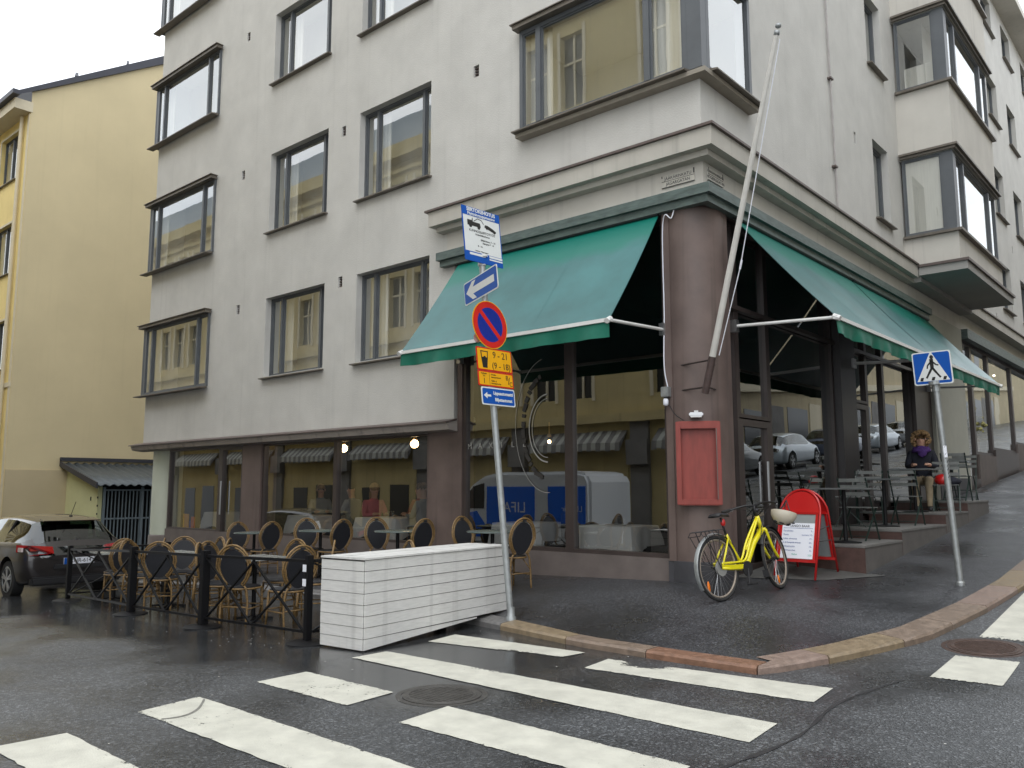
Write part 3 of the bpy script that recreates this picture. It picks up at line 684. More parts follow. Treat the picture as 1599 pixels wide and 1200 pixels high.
# cornices
c_ = MB()
c_.prism([(-4.80, -.27), (.27, -.27), (.27, 8.52), (0, 8.52), (0, 0), (-4.80, 0)], 5.36, 5.60)
c_.prism([(-4.72, -.16), (.16, -.16), (.16, 8.6), (0, 8.6), (0, 0), (-4.72, 0)], 5.28, 5.359)
c_.prism([(.27, 12.95), (.27, YE), (0, YE), (0, 12.95)], 5.36, 5.60)
c_.build('upper_cornice', M['cornice'], B)
fl = MB(); fl.prism([(-4.86, -.31), (.31, -.31), (.31, 8.5), (0, 8.5), (0, 0), (-4.86, 0)], 5.602, 5.635); fl.prism([(.31, 12.97), (.31, YE), (0, YE), (0, 12.97)], 5.602, 5.635); fl.build('cornice_flashing', M['flash'], B)
fz = MB(); fz.prism([(-4.62, -.012), (.012, -.012), (.012, YE), (-.3, YE), (-.3, .3), (-4.62, .3)], 4.92, 5.279)
fz.build('frieze', M['plaster_cream'], B)
sf_ = MB(); sf_.prism([(-4.4, .012), (-.012, .012), (-.012, YE), (-.45, YE), (-.45, .45), (-4.4, .45)], 4.725, 4.915); sf_.build('lintel', M['brownd'], B)
ab = MB(); ab.prism([(-4.72, -.17), (.17, -.17), (.17, 9.78), (0.013, 9.78), (0.013, -.013), (-4.72, -.013)], 4.80, 4.93)
ab.prism([(-4.68, -.12), (.12, -.12), (.12, 9.74), (.013, 9.74), (.013, -.013), (-4.68, -.013)], 4.70, 4.799)
ab.prism([(.17, 12.85), (.17, YE), (.013, YE), (.013, 12.85)], 4.72, 4.95)
ab.build('awning_housing', M['boxmetal'], B)
lc = MB(); lc.hexa([(-15.2, -.16, 2.05), (-4.40, -.16, 2.05), (-4.40, .1, 2.02), (-15.2, .1, 2.02), (-15.2, -.2, 2.15), (-4.40, -.2, 2.15), (-4.40, .1, 2.2), (-15.2, .1, 2.2)])
lc.build('lower_cornice', mat('lower_cornice_paint', (.47, .42, .38), .7, var=.1, scale=2, streak=.15), B)
lf = MB(); lf.hexa([(-15.24, -.24, 2.152), (-4.38, -.24, 2.152), (-4.38, 0, 2.205), (-15.24, 0, 2.205), (-15.24, -.24, 2.17), (-4.38, -.24, 2.17), (-4.38, 0, 2.23), (-15.24, 0, 2.23)]); lf.build('lower_cornice_flashing', M['flash'], B)
# drain pipe on right facade (thin cable conduit)
dp = MB(); dp.tube([(.035, 4.62, ZT), (.035, 4.64, 11), (.035, 4.72, 8), (.035, 4.77, 5.64)], .015, 8); dp.build('downpipe', mat('rusty_conduit', (.40, .37, .36), .6, var=.15), B)
db = MB()
for z in (6.6, 8.2, 9.9): db.box(.0, 4.66, z, .07, 4.78, z+.03)
db.build('pipe_bracket', M['flash'], B)

# --- ground floor, left street side
for bb in ((-10.6, .03, -.7, -9.92, .4, 2.03), (-5.08, .03, -.6, -4.40, .4, 2.03), (-4.398, .03, -.6, -4.3, .3, 4.72)): MB().box(*bb).build('pillar', M['brown'], B)
pl = MB(); pl.box(-13.8, .05, -.9, -10.6, .4, .24); pl.box(-9.92, .05, -.8, -5.08, .4, .24); pl.box(-4.3, .04, -.5, -.62, .4, .255); pl.build('plinth', M['plinth'], B)
p2 = MB(); p2.box(-.62, -.02, -.3, .02, .02, .235); p2.build('plinth_stone', M['plinthd'], B)
cg = MB(); cg.lathe((-14.42, .52, 0), [(.47, -1.0), (.47, 2.03)], 40); cg.build('column', M['greycol'], B, smooth=60)
cb = MB(); cb.lathe((-14.42, .52, 0), [(.50, -1.0), (.50, .05), (.475, .08)], 40); cb.build('column_base', M['plinth'], B, smooth=60)
co = MB(); co.lathe((-.36, .36, 0), [(.405, -.2), (.405, 4.724)], 48); co.box(-.60, -.03, .235, -.5, .5, 4.7); co.box(-.45, .42, .0, .03, .56, 4.7)
co.build('corner_column', M['brown'], B, smooth=50)
cp = MB(); cp.lathe((-.36, .36, 0), [(.425, -.3), (.425, .235), (.41, .24)], 48); cp.build('column_plinth', M['plinthd'], B, smooth=50)

def shop(F, par, u0, u1, z0, z1, rec, t=.05, gm=None, name='shop_window', head=0):
    f_ = MB(); F.box(f_, u0, u0+t, z0, z1, rec-.05, rec+.07); F.box(f_, u1-t, u1, z0, z1, rec-.05, rec+.07); F.box(f_, u0+t, u1-t, z0, z0+t*.8, rec-.05, rec+.07); F.box(f_, u0+t, u1-t, z1-t*.8, z1, rec-.05, rec+.07)
    w_ = f_.build(name, M['brownd'], par, world=True)
    g_ = MB(); g_.quad(F.p(u0+t, z0+t*.8, rec), F.p(u1-t, z0+t*.8, rec), F.p(u1-t, z1-t*.8, rec), F.p(u0+t, z1-t*.8, rec)); g_.build('pane', gm or M['glassshop'], w_, world=True)
    return w_
shop(FA, B, -13.78, -11.55, .24, 2.03, .12)
shop(FA, B, -9.92, -7.56, .24, 2.03, .12); shop(FA, B, -7.56, -5.08, .24, 2.03, .12)
d_ = shop(FA, B, -11.55, -10.6, -.30, 2.03, .12, t=.10, name='door'); MB().bar((-11.4, .02, .6), (-11.4, .02, 1.3), .025).build('handle', M['steel'], d_)
shop(FA, B, -4.3, -2.22, .255, 4.72, .10, t=.07); shop(FA, B, -2.22, -.60, .255, 4.72, .10, t=.07)
# right street side glazing
shop(FB, B, .56, .98, .0, 4.72, .14, t=.05)
dr = shop(FB, B, .98, 1.95, .05, 2.05, .14, t=.11, name='door'); MB().bar((-.08, 1.8, .9), (-.08, 1.8, 1.5), .025).build('handle', M['steel'], dr)
shop(FB, B, .98, 1.95, 2.07, 4.72, .14, t=.06)
shop(FB, B, 1.95, 4.50, .41, 4.72, .14, t=.06)
shop(FB, B, 5.20, 6.12, 2.62, 4.72, .14, t=.06)
dr2 = shop(FB, B, 5.20, 6.12, .56, 2.6, .14, t=.11, name='door'); MB().bar((-.08, 5.4, 1.4), (-.08, 5.4, 2.0), .025).build('handle', M['steel'], dr2)
shop(FB, B, 6.12, 7.06, .74, 4.72, .14, t=.06); shop(FB, B, 7.06, 8.85, .74, 4.72, .14, t=.06)
tb = MB(); tb.box(-.12, .56, 3.50, -.04, 8.85, 3.56); tb.build('glazing_beam', M['brownd'], B)
po = MB(); po.box(-.4, 4.5, .3, .03, 5.2, 4.72); po.build('dark_column', mat('black_brown_post', (.028, .024, .025), .4, var=.2, scale=3), B)
po = MB(); po.box(-.4, 8.85, .6, -.02, 10.0, 4.72); po.build('dark_column', M['brownd'], B)
pi = MB(); pi.box(-.3, 10.0, .7, .05, 12.75, 4.92); pi.build('plaster_pier', mat('pier_render', (.44, .44, .38), .85, var=.06, scale=2), B)
pk = MB(); pk.box(.051, 10.02, .6, .07, 12.6, 1.35); pk.build('pier_plinth', M['plinthd'], B)
ys_ = [12.75, 14.0, 15.9, 18.9, 21.9, 25, 28, 31, 34, YE]
for k, (a, b) in enumerate(zip(ys_[:-1], ys_[1:])):
    zb = .09*a+.70+(0 if k != 0 else -.5)
    shop(FB, B, a, b, zb, 4.72, .1, t=.09, gm=M['glassshop'])
    q_ = MB(); q_.box(-.12, a, .09*a-.4, -.0, b, zb); q_.build('shop_plinth', M['plinth'] if k % 2 else M['brownd'], B)
# interior shells
ins = MB()
def shell(x0, y0, z0, x1, y1, z1, skip=''):
    f = {'f': ((x0, y0, z0), (x1, y0, z0), (x1, y1, z0), (x0, y1, z0)), 'c': ((x0, y0, z1), (x1, y0, z1), (x1, y1, z1), (x0, y1, z1)), 'l': ((x0, y0, z0), (x0, y1, z0), (x0, y1, z1), (x0, y0, z1)),
         'r': ((x1, y0, z0), (x1, y1, z0), (x1, y1, z1), (x1, y0, z1)), 'b': ((x0, y1, z0), (x1, y1, z0), (x1, y1, z1), (x0, y1, z1))}
    for k, v in f.items():
        if k not in skip: ins.quad(*v)
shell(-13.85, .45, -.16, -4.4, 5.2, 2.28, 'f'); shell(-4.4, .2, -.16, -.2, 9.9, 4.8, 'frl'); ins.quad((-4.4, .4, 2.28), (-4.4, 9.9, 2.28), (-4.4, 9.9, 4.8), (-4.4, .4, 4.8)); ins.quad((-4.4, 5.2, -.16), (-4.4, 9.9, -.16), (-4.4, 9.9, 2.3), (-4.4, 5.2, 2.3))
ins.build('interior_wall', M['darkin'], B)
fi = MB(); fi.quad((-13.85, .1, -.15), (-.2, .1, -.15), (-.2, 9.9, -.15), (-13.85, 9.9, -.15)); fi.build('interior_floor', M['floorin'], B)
i2 = MB(); i2.quad((-2.5, 12.7, 1.0), (-.1, 12.7, 1.0), (-.1, YE, 3.2), (-2.5, YE, 3.2)); i2.quad((-2.5, 12.7, .8), (-2.5, YE, .8), (-2.5, YE, 4.9), (-2.5, 12.7, 4.9)); i2.quad((-2.5, 12.7, 4.9), (-.1, 12.7, 4.9), (-.1, YE, 4.9), (-2.5, YE, 4.9)); i2.quad((-2.5, 12.76, .8), (-.1, 12.76, .8), (-.1, 12.76, 4.9), (-2.5, 12.76, 4.9))
i2.build('shop_interior_wall', M['room'], B)
# hazy partition inside seen behind the far left pane (orange case)
# window lettering
mA = lambda x, z: frame_m((x, .088, z), (1, 0, 0), (0, 0, 1), (0, -1, 0))
for k, ch in enumerate('MAXILL'):
    text(ch, .12, M['etch'], B, mA(-4.18+k*.222, 1.78), name='window_letter')
lg = MB()
def ring(mb, cx, cz, rx, rz, w, y, a0=0, a1=2*math.pi, n=48):
    for k in range(n):
        t0 = a0+(a1-a0)*k/n; t1 = a0+(a1-a0)*(k+1)/n
        mb.quad((cx+rx*math.cos(t0), y, cz+rz*math.sin(t0)), (cx+rx*math.cos(t1), y, cz+rz*math.sin(t1)), (cx+(rx-w)*math.cos(t1), y, cz+(rz-w)*math.sin(t1)), (cx+(rx-w)*math.cos(t0), y, cz+(rz-w)*math.sin(t0)))
ring(lg, -2.62, 2.05, .62, .98, .008, .086, 1.75, 4.75); ring(lg, -2.62, 2.0, .36, .5, .02, .086, 1.6, 4.7); ring(lg, -2.62, 2.0, .30, .43, .01, .086, 1.6, 4.7)
lg.build('window_emblem', M['etch'], B)
em = MB()
for k in range(16):
    t_ = 1.9+k*.17; c_r, s_r = math.cos(t_), math.sin(t_); w_ = .025+.02*((k*7) % 3)
    em.quad(*[(-2.62+(.47+a_)*c_r-b__*s_r, .0865, 2.03+(.76+a_)*s_r+b__*c_r) for a_, b__ in ((-.035, -w_), (.035, -w_), (.03, w_), (-.03, w_))])
em.build('emblem_marks', mat('dark_film', (.05, .045, .04), .7), B, kind='stuff')

# ------------------------------------------------------------------ awnings
def awning(F, u0, u1, zt, zf, out, label, dw=.17, side=(1, 1)):
    t = thing('awning', label, 'awning', F.p((u0+u1)/2, zt, 0))
    def fn(off):
        def f(u, v):
            sag = .035*math.sin(math.pi*v)*(1+.25*math.sin(u*9)); sm = .012*math.sin(u*(u1-u0)*3.0)*v
            return F.p(u0+(u1-u0)*u, zt-.04-(zt-.04-zf)*v-sag+off+sm, -.06-(out-.06)*v)
        return f
    m = MB(); m.grid(fn(0), 40, 14); m.grid(fn(-.012), 40, 14); m.build('fabric', M['green'], t, world=True, smooth=True)
    ns_ = max(2, round((u1-u0)/1.25))
    for q in range(1, ns_):
        u_ = q/ns_; sm_ = MB(); f0 = fn(.003); w_ = .012/(u1-u0); sm_.grid(lambda a, v: f0(u_+w_*(a*2-1), v), 1, 14); sm_.build('seam', M['green'], t, world=True)
    va = MB(); L = u1-u0; ph = random.random()*6
    def fv(du):
        def f(u, v):
            ww = .022*math.sin(u*L*7+ph)*v+.012*math.sin(u*L*17)*v
            return F.p(u0+L*u, zf-.045-dw*v-.012*abs(math.sin(u*L*2.2))*v, -out-.005-ww+du)
        return f
    va.grid(fv(0), int(L*22), 4); va.grid(fv(.005), int(L*22), 4); va.build('valance', M['greend'], t, world=True, smooth=True)
    fb_ = MB(); fb_.bar(F.p(u0-.03, zf-.02, -out), F.p(u1+.03, zf-.02, -out), .05, .045); fb_.build('front_bar', M['white'], t, world=True)
    for (u, on) in ((u0, side[0]), (u1, side[1])):
        if not on: continue
        a = MB(); a.tube([F.p(u, zf-.02, -out), F.p(u, zf+.04, 0.0)], .021, 10); a.tube([F.p(u, zf+.0, -out+.03), F.p(u, zf-.04, -out-.05)], .035, 8); am = a.build('arm', M['white'], t, world=True)
        bkt = MB(); F.box(bkt, u-.04, u+.04, zf-.04, zf+.12, -.06, 0.03); bkt.build('bracket', M['steel'], am, world=True)
    ro = MB(); ro.tube([F.p(u0, zt-.03, -.08), F.p(u1, zt-.03, -.08)], .04, 10); ro.build('roller', M['blackp'], t, world=True)
    return t
awning(FA, -4.3, -.62, 4.74, 3.13, 1.25, 'green awning over the left street windows, behind the parking signs')
awning(FB, .72, 5.08, 4.74, 3.20, 1.33, 'green awning on the right street side nearest the corner column', side=(1, 1))
awning(FB, 5.16, 9.76, 4.74, 3.20, 1.33, 'green awning farther uphill, behind the pedestrian crossing sign', side=(1, 1))

# ------------------------------------------------------------------ things on the column
n_ = Vector((.46, -.886, 0)).normalized(); s_ = Vector((.886, .46, 0)).normalized(); cc = Vector((-.36, .36, 0))
mc = thing('menu_case', 'empty red menu display case mounted on the brown corner column', 'display case', cc+n_*.40+Vector((0, 0, .93)))
mc.rotation_euler = (0, 0, math.atan2(s_.y, s_.x))
W_, H_ = .27, 1.02
b_ = MB(); b_.box(-W_, -.10, 0, -W_+.06, .02, H_); b_.box(W_-.06, -.10, 0, W_, .02, H_); b_.box(-W_+.06, -.10, 0, W_-.06, .02, .07); b_.box(-W_+.06, -.10, H_-.09, W_-.06, .02, H_); b_.build('case_frame', M['redcase'], mc, bevel=.006)
b_ = MB(); b_.box(-W_+.06, -.02, .07, W_-.06, .0, H_-.09); b_.build('back_panel', M['redcase'], mc)
b_ = MB(); b_.box(W_-.055, -.108, .07, W_-.045, -.1, H_-.09); b_.build('hinge', M['flash'], mc)
wl_ = thing('wall_lamp', 'small silver lamp fixed above the red menu case', 'lamp', cc+n_*.42+s_*(-.02)+Vector((0, 0, 1.99))); wl_.rotation_euler = (0, 0, math.atan2(s_.y, s_.x))
MB().box(-.08, -.13, .02, .09, -.0, .07).build('lamp_body', M['steel'], wl_, bevel=.012); MB().box(-.06, -.12, .008, .07, -.03, .019).build('diffuser', M['white'], wl_); MB().box(-.02, -.03, .06, .03, .04, .10).build('mount', M['white'], wl_)
jb = thing('junction_box', 'small grey junction box with bulb socket on the left edge of the column', 'junction box', (-.56, -.05, 2.28))
MB().box(-.05, -.09, 0, .05, .01, .13).build('box_body', M['galv'], jb, bevel=.008); MB().cyl((0, -.05, -.02), (0, -.05, 0), .022).build('socket', M['blackp'], jb); MB().lathe((0, -.05, -.11), [(.02, 0), (.034, .02), (.034, .07), (.024, .09)], 14).build('bulb', M['paper'], jb, smooth=True)
cbp = curve([(-.56, -.04, 2.41), (-.60, -.05, 2.7), (-.585, -.045, 3.3), (-.58, -.05, 3.55), (-.585, -.045, 4.2), (-.57, -.05, 4.55), (-.50, -.10, 4.66), (-.42, -.09, 4.60), (-.37, -.08, 4.75)], 6)
tag(MB().tube(cbp, .008, 6).build('cable', M['paper'], None), 'white cable running up the left edge of the brown column', 'cable')
tag(MB().tube(curve([(-.54, -.07, 2.20), (-.42, -.12, 2.05), (-.30, -.12, 1.97)], 6), .006, 6).build('cable', M['blackp'], None), 'thin black cable from the junction box to the menu case', 'cable')
# flagpole
fp0 = Vector((.02, -.14, 2.30)); fp1 = Vector((1.33, -.70, 6.19)); fd = (fp1-fp0).normalized()
fpt = thing('flagpole', 'long white bare flagpole leaning out from the corner column', 'flagpole', fp0)
MB().tube([fp0+fd*.42, fp0+fd*1.9, fp1], [.041, .036, .026], 14).build('pole', mat('flagpole_paint', (.60, .585, .54), .45, var=.1, scale=8), fpt, world=True, smooth=50)
MB().tube([fp0-fd*.02, fp0+fd*.44], .046, 14).build('pole_socket', mat('socket_brown', (.075, .05, .045), .5, var=.3, scale=12), fpt, world=True, smooth=50)
fn_ = MB(); fn_.tube([fp1, fp1+fd*.05], .032, 12); fn_.ellipsoid(fp1+fd*.10, (.035, .035, .03)); fn_.build('finial', M['galv'], fpt, world=True, smooth=True)
for (h, a) in ((.06, .2), (.40, .26)):
    q = fp0+fd*h; k_ = MB(); k_.tube([q, cc+Vector((.0, -.38, q.z))+Vector((-.05, 0, 0))], .012, 6); k_.tube([q, cc+Vector((.36, -.2, q.z))], .012, 6); k_.build('bracket', M['brownd'], fpt, world=True)
MB().tube([fp0+fd*.45+Vector((.07, .03, 0)), fp0+fd*1.55+Vector((.10, .05, -.02)), fp1+Vector((.03, .02, -.05))], .006, 6).build('halyard', M['paper'], fpt, world=True)
cl_ = MB(); q = fp0+fd*1.55+Vector((.10, .05, -.02)); cl_.tube([q-fd*.04, q+fd*.07], .013, 8); cl_.build('rope_clip', M['paper'], fpt, world=True)
# street name signs
for (F, u0, u1, z0, z1, lab, l1, l2) in ((FA, -.58, -.10, 5.05, 5.21, 'cream street name sign on the frieze left of the corner edge', 'JÄÄKÄRINKATU', 'JÄGARGATAN'), (FB, .09, .50, 5.06, 5.22, 'cream street name sign on the frieze right of the corner edge', 'KORKEAVUORENKATU', 'HÖGBERGSGATAN')):
    t = thing('street_name_sign', lab, 'street sign', F.p((u0+u1)/2, z0, -.012))
    b_ = MB(); F.box(b_, u0, u1, z0, z1, -.030, -.013); b_.build('plate', mat('aged_enamel', (.58, .56, .50), .5, var=.1, scale=12), t, world=True)
    e_ = MB(); F.box(e_, u0, u1, z0-.004, z0+.002, -.034, -.0305); F.box(e_, u0, u1, (z0+z1)/2-.002, (z0+z1)/2+.002, -.034, -.0305); F.box(e_, u0, u0+.012, z1-.03, z1, -.034, -.0305); F.box(e_, u1-.014, u1, z1-.06, z1+.01, -.034, -.0305); e_.build('rim', M['ink'], t, world=True)
    off = wloc(t)
    for (s0, zz) in ((l1, z1-.045), (l2, z0+.04)):
        p = F.p((u0+u1)/2, zz, -.0315)-off
        text(s0, .058 if len(s0) < 14 else .045, M['ink'], t, frame_m(p, F.u, (0, 0, 1), F.n), name='lettering', sx=.95)

# ------------------------------------------------------------------ sign posts
def azv(deg):      # horizontal direction, degrees right of the view axis
    a = math.pi/2+yaw-rad(deg); return Vector((math.cos(a), math.sin(a), 0))
lpb = Vector((-1.24, -2.31, Zs(-1.24, -2.31)))
lean = Vector((-.062, -.054, 1)).normalized()
LP = thing('sign_post', 'grey steel post beside the white box carrying tow-away, arrow and no parking signs', 'sign post', lpb)
def lp(z): return lpb+lean*((z-lpb.z)/lean.z)
MB().tube([lpb, lp(3.72)], .036, 16).build('pole', M['galv'], LP, world=True, smooth=50)
MB().lathe(tuple(lpb-Vector((0, 0, .02))), [(.055, 0), (.055, .05), (.042, .07), (.040, .16)], 16).build('base_collar', M['galv'], LP, world=True, smooth=50)
cbm = MB(); cbm.tube([lp(3.66), lp(3.80)], .047, 14); cbm.tube([lp(3.66)+Vector((0, 0, .10)), lp(3.66)+Vector((0, 0, .12))], .062, 14); cbm.build('pole_cap', M['white'], LP, world=True, smooth=50)
X43 = azv(43.5)*1.0; N43 = Vector((X43.y, -X43.x, 0))   # faces the camera side
upn = lean
def plate(name, c, X, Nn, w, h, m, par, edge=None, th=.006, rr=.02, off=.045):
    """flat sign with rounded corners, centre c, on the camera side of the pole"""
    b = MB(); o = c+Nn*off; pts = []
    for (sx, sz, a0) in ((1, 1, 0), (-1, 1, 90), (-1, -1, 180), (1, -1, 270)):
        for k in range(4):
            a = rad(a0+30*k); pts.append((sx*(w/2-rr)+rr*math.cos(a), sz*(h/2-rr)+rr*math.sin(a)))
    f = [o+X*p[0]+upn*p[1] for p in pts]; g2 = [q-Nn*th for q in f]; n = len(pts)
    b.add(f+g2, [tuple(range(n)), tuple(range(2*n-1, n-1, -1))]+[(i, i+n, (i+1) % n+n, (i+1) % n) for i in range(n)])
    ob = b.build(name, edge or M['s_white'], par, world=True)
    ins_ = MB(); k_ = .014; pts2 = [(p[0]*(1-2*k_/w), p[1]*(1-2*k_/h)) for p in pts]; ins_.add([o+Nn*.0015+X*p[0]+upn*p[1] for p in pts2], [tuple(range(n))]); ins_.build('face', m, ob, world=True)
    return ob, o
def M4(o, par, X, Nn, dx, dz, e=.003): return frame_m(o-wloc(par)+X*dx+upn*dz+Nn*e, X, upn, Nn)
def rect(par, o, X, Nn, x0, x1, z0, z1, m, name='mark', e=.003):
    b = MB(); b.quad(o+X*x0+upn*z0+Nn*e, o+X*x1+upn*z0+Nn*e, o+X*x1+upn*z1+Nn*e, o+X*x0+upn*z1+Nn*e); b.build(name, m, par, world=True)
def poly(par, o, X, Nn, pts, m, name='mark', e=.003):
    b = MB(); b.add([o+X*p[0]+upn*p[1]+Nn*e for p in pts], [tuple(range(len(pts)))]); b.build(name, m, par, world=True)
# tow-away board
X46 = azv(45.7); N46 = Vector((X46.y, -X46.x, 0))
ob, o = plate('tow_away_sign', lp(3.99)+X46*.0, X46, N46, .585, .64, M['s_white'], LP, edge=M['s_blue'], rr=.012)
rect(ob, o, X46, N46, -.29, .29, .215, .318, M['s_blue'], 'band'); rect(ob, o, X46, N46, -.29, .29, -.318, -.205, M['s_blue'], 'band')
text('SIIRTOKEHOTUS', .060, M['s_white'], ob, M4(o, ob, X46, N46, 0, .288, .0045), bold=.002, sx=.98); text('Flyttningsuppmaning', .052, M['s_white'], ob, M4(o, ob, X46, N46, 0, .240, .0045), bold=.001)
poly(ob, o, X46, N46, [(-.22, .10), (-.22, .165), (-.15, .165), (-.145, .195), (-.135, .195), (-.135, .150), (-.03, .150), (-.02, .12), (-.02, .10)], M['s_black'], 'truck_pictogram')
for (x, z, r_) in ((-.175, .098, .022), (-.05, .095, .022), (.075, .115, .016), (.19, .085, .016)):
    poly(ob, o, X46, N46, [(x+r_*math.cos(k*.524), z+r_*math.sin(k*.524)) for k in range(12)], M['s_black'], 'truck_pictogram', .0035)
poly(ob, o, X46, N46, [(.04, .12), (.05, .15), (.09, .15), (.17, .125), (.22, .10), (.215, .08), (.16, .085)], M['s_black'], 'car_pictogram')
b = MB(); b.tube([o+X46*x+upn*z+N46*.003 for x, z in ((-.12, .16), (-.06, .20), (0, .19), (.03, .15))], .004, 4); b.build('crane_pictogram', M['s_black'], ob, world=True)
text('KUNNOSSAPITOTYÖT', .040, M['s_black'], ob, M4(o, ob, X46, N46, .0, .045)); text('Underhållsarbeten', .030, M['s_black'], ob, M4(o, ob, X46, N46, .0, .008))
text('Jääkärinkatu 7 - 10', .030, M['s_black'], ob, M4(o, ob, X46, N46, .08, -.045)); text('Jägargatan 7 - 10', .026, M['s_black'], ob, M4(o, ob, X46, N46, .08, -.078)); text('8 - 16', .030, M['s_black'], ob, M4(o, ob, X46, N46, -.05, -.125))
text('Lisätietoja  Tilläggsuppgifter', .018, M['s_black'], ob, M4(o, ob, X46, N46, -.03, -.185))
rect(ob, o, X46, N46, -.22, .02, -.245, -.218, M['s_white'], 'label_strip', .004); rect(ob, o, X46, N46, .08, .285, -.235, -.210, M['s_white'], 'label_strip', .004); rect(ob, o, X46, N46, .08, .285, -.262, -.245, M['s_white'], 'label_strip', .004)
# one-way arrow sign, nearly edge-on
XA = -azv(-23.6); NA = Vector((XA.y, -XA.x, 0))
if NA.dot(CAM-lp(3.4)) < 0: NA = -NA
ob, o = plate('arrow_sign', lp(3.42), XA, NA, 1.02, .27, M['s_blue'], LP, rr=.03)
poly(ob, o, XA, NA, [(.42, .04), (.42, -.04), (-.22, -.04), (-.12, -.105), (-.24, -.105), (-.44, 0), (-.24, .105), (-.12, .105), (-.22, .04)], M['s_white'], 'arrow')
# no parking disc
b = MB(); c0 = lp(2.965)+N43*.05; rr0 = .275
def disc(mb, c, r, e, n=48): mb.add([c+N43*e+(X43*math.cos(2*math.pi*k/n)+upn*math.sin(2*math.pi*k/n))*r for k in range(n)], [tuple(range(n))])
disc(b, c0, rr0, 0); disc(b, c0, rr0, -.006); ob = b.build('no_parking_sign', M['s_yellow'], LP, world=True)
b = MB(); disc(b, c0, rr0-.009, .0012); b.build('red_ring', M['s_red'], ob, world=True)
b = MB(); disc(b, c0, rr0*.72, .0024); b.build('blue_field', M['s_nblue'], ob, world=True)
dg1 = (X43*.72-upn*.72); dg2 = (X43*.72+upn*.72)
b = MB(); b.add([c0+N43*.0036+dg1*t*rr0*1.03+dg2*w for (t, w) in ((-.80, -.026), (.80, -.026), (.80, .026), (-.80, .026))], [(0, 1, 2, 3)]); b.build('red_bar', M['s_red'], ob, world=True)
# yellow plates
o3 = X43*.03
ob, o = plate('parking_time_sign', lp(2.565)+o3, X43, N43, .56, .26, M['s_yellow'], LP, edge=M['s_red'], rr=.015)
poly(ob, o, X43, N43, [(-.22, .09), (-.10, .09), (-.11, .005), (-.21, .005)], M['s_black'], 'meter_symbol'); poly(ob, o, X43, N43, [(-.205, .078), (-.115, .078), (-.122, .018), (-.198, .018)], M['s_yellow'], 'meter_window', .0042)
poly(ob, o, X43, N43, [(-.21, .005), (-.11, .005), (-.125, -.10), (-.195, -.10)], M['s_black'], 'meter_symbol'); poly(ob, o, X43, N43, [(-.16+.022*math.cos(k*.4), .010+.022*math.sin(k*.4)) for k in range(9)], M['s_black'], 'meter_dial', .0052)
text('9 - 21', .105, M['s_black'], ob, M4(o, ob, X43, N43, .095, .055)); text('(9 - 18)', .100, M['s_black'], ob, M4(o, ob, X43, N43, .10, -.065))
ob, o = plate('parking_zone_sign', lp(2.345)+o3, X43, N43, .56, .17, M['s_yellow'], LP, edge=M['s_red'], rr=.012)
rect(ob, o, X43, N43, -.108, -.104, -.07, .07, M['s_black']); text('1', .085, M['s_black'], ob, M4(o, ob, X43, N43, -.19, -.03)); text('Vyöhyke', .026, M['s_black'], ob, M4(o, ob, X43, N43, -.19, .055)); text('Zon', .022, M['s_black'], ob, M4(o, ob, X43, N43, -.19, .028))
text('Ei koske', .024, M['s_black'], ob, M4(o, ob, X43, N43, -.08, .05), align='LEFT'); text('asukaspysäköintiä', .022, M['s_black'], ob, M4(o, ob, X43, N43, -.08, .022), align='LEFT'); text('Gäller ej', .024, M['s_black'], ob, M4(o, ob, X43, N43, -.08, -.02), align='LEFT'); text('boendeparkering', .022, M['s_black'], ob, M4(o, ob, X43, N43, -.08, -.048), align='LEFT')
text('B', .075, M['s_black'], ob, M4(o, ob, X43, N43, .175, .03)); text('/', .12, M['s_black'], ob, M4(o, ob, X43, N43, .205, -.005)); text('C', .075, M['s_black'], ob, M4(o, ob, X43, N43, .235, -.038))
ob, o = plate('ticket_machine_sign', lp(2.15)+o3*1.6, X43, N43, .53, .20, M['s_blue'], LP, rr=.02)
poly(ob, o, X43, N43, [(-.12, .018), (-.12, -.006), (-.18, -.006), (-.18, -.03), (-.235, .006), (-.18, .042), (-.18, .018)], M['s_white'], 'arrow')
text('Lippuautomaatti', .052, M['s_white'], ob, M4(o, ob, X43, N43, .075, .038), bold=.0015, sx=.93); text('Biljettautomat', .052, M['s_white'], ob, M4(o, ob, X43, N43, .075, -.035), bold=.0015, sx=.93)
b = MB(); c1 = lp(2.80)-X43*.17+N43*.0
b.add([c1+(X43*math.cos(k*.4)+upn*math.sin(k*.4))*.05 for k in range(16)], [tuple(range(16))]); b.add([c1-N43*.01+(X43*math.cos(k*.4)+upn*math.sin(k*.4))*.05 for k in range(16)], [tuple(range(16))]); b.build('round_tag', mat('faded_pink', (.6, .4, .4), .5, var=.3, scale=30), LP, world=True)
b = MB()
for z in (3.42, 3.0, 2.9, 2.62, 2.38, 2.14): b.tube([lp(z), lp(z+.03)], .044, 12)
b.build('clamp', M['galv'], LP, world=True)

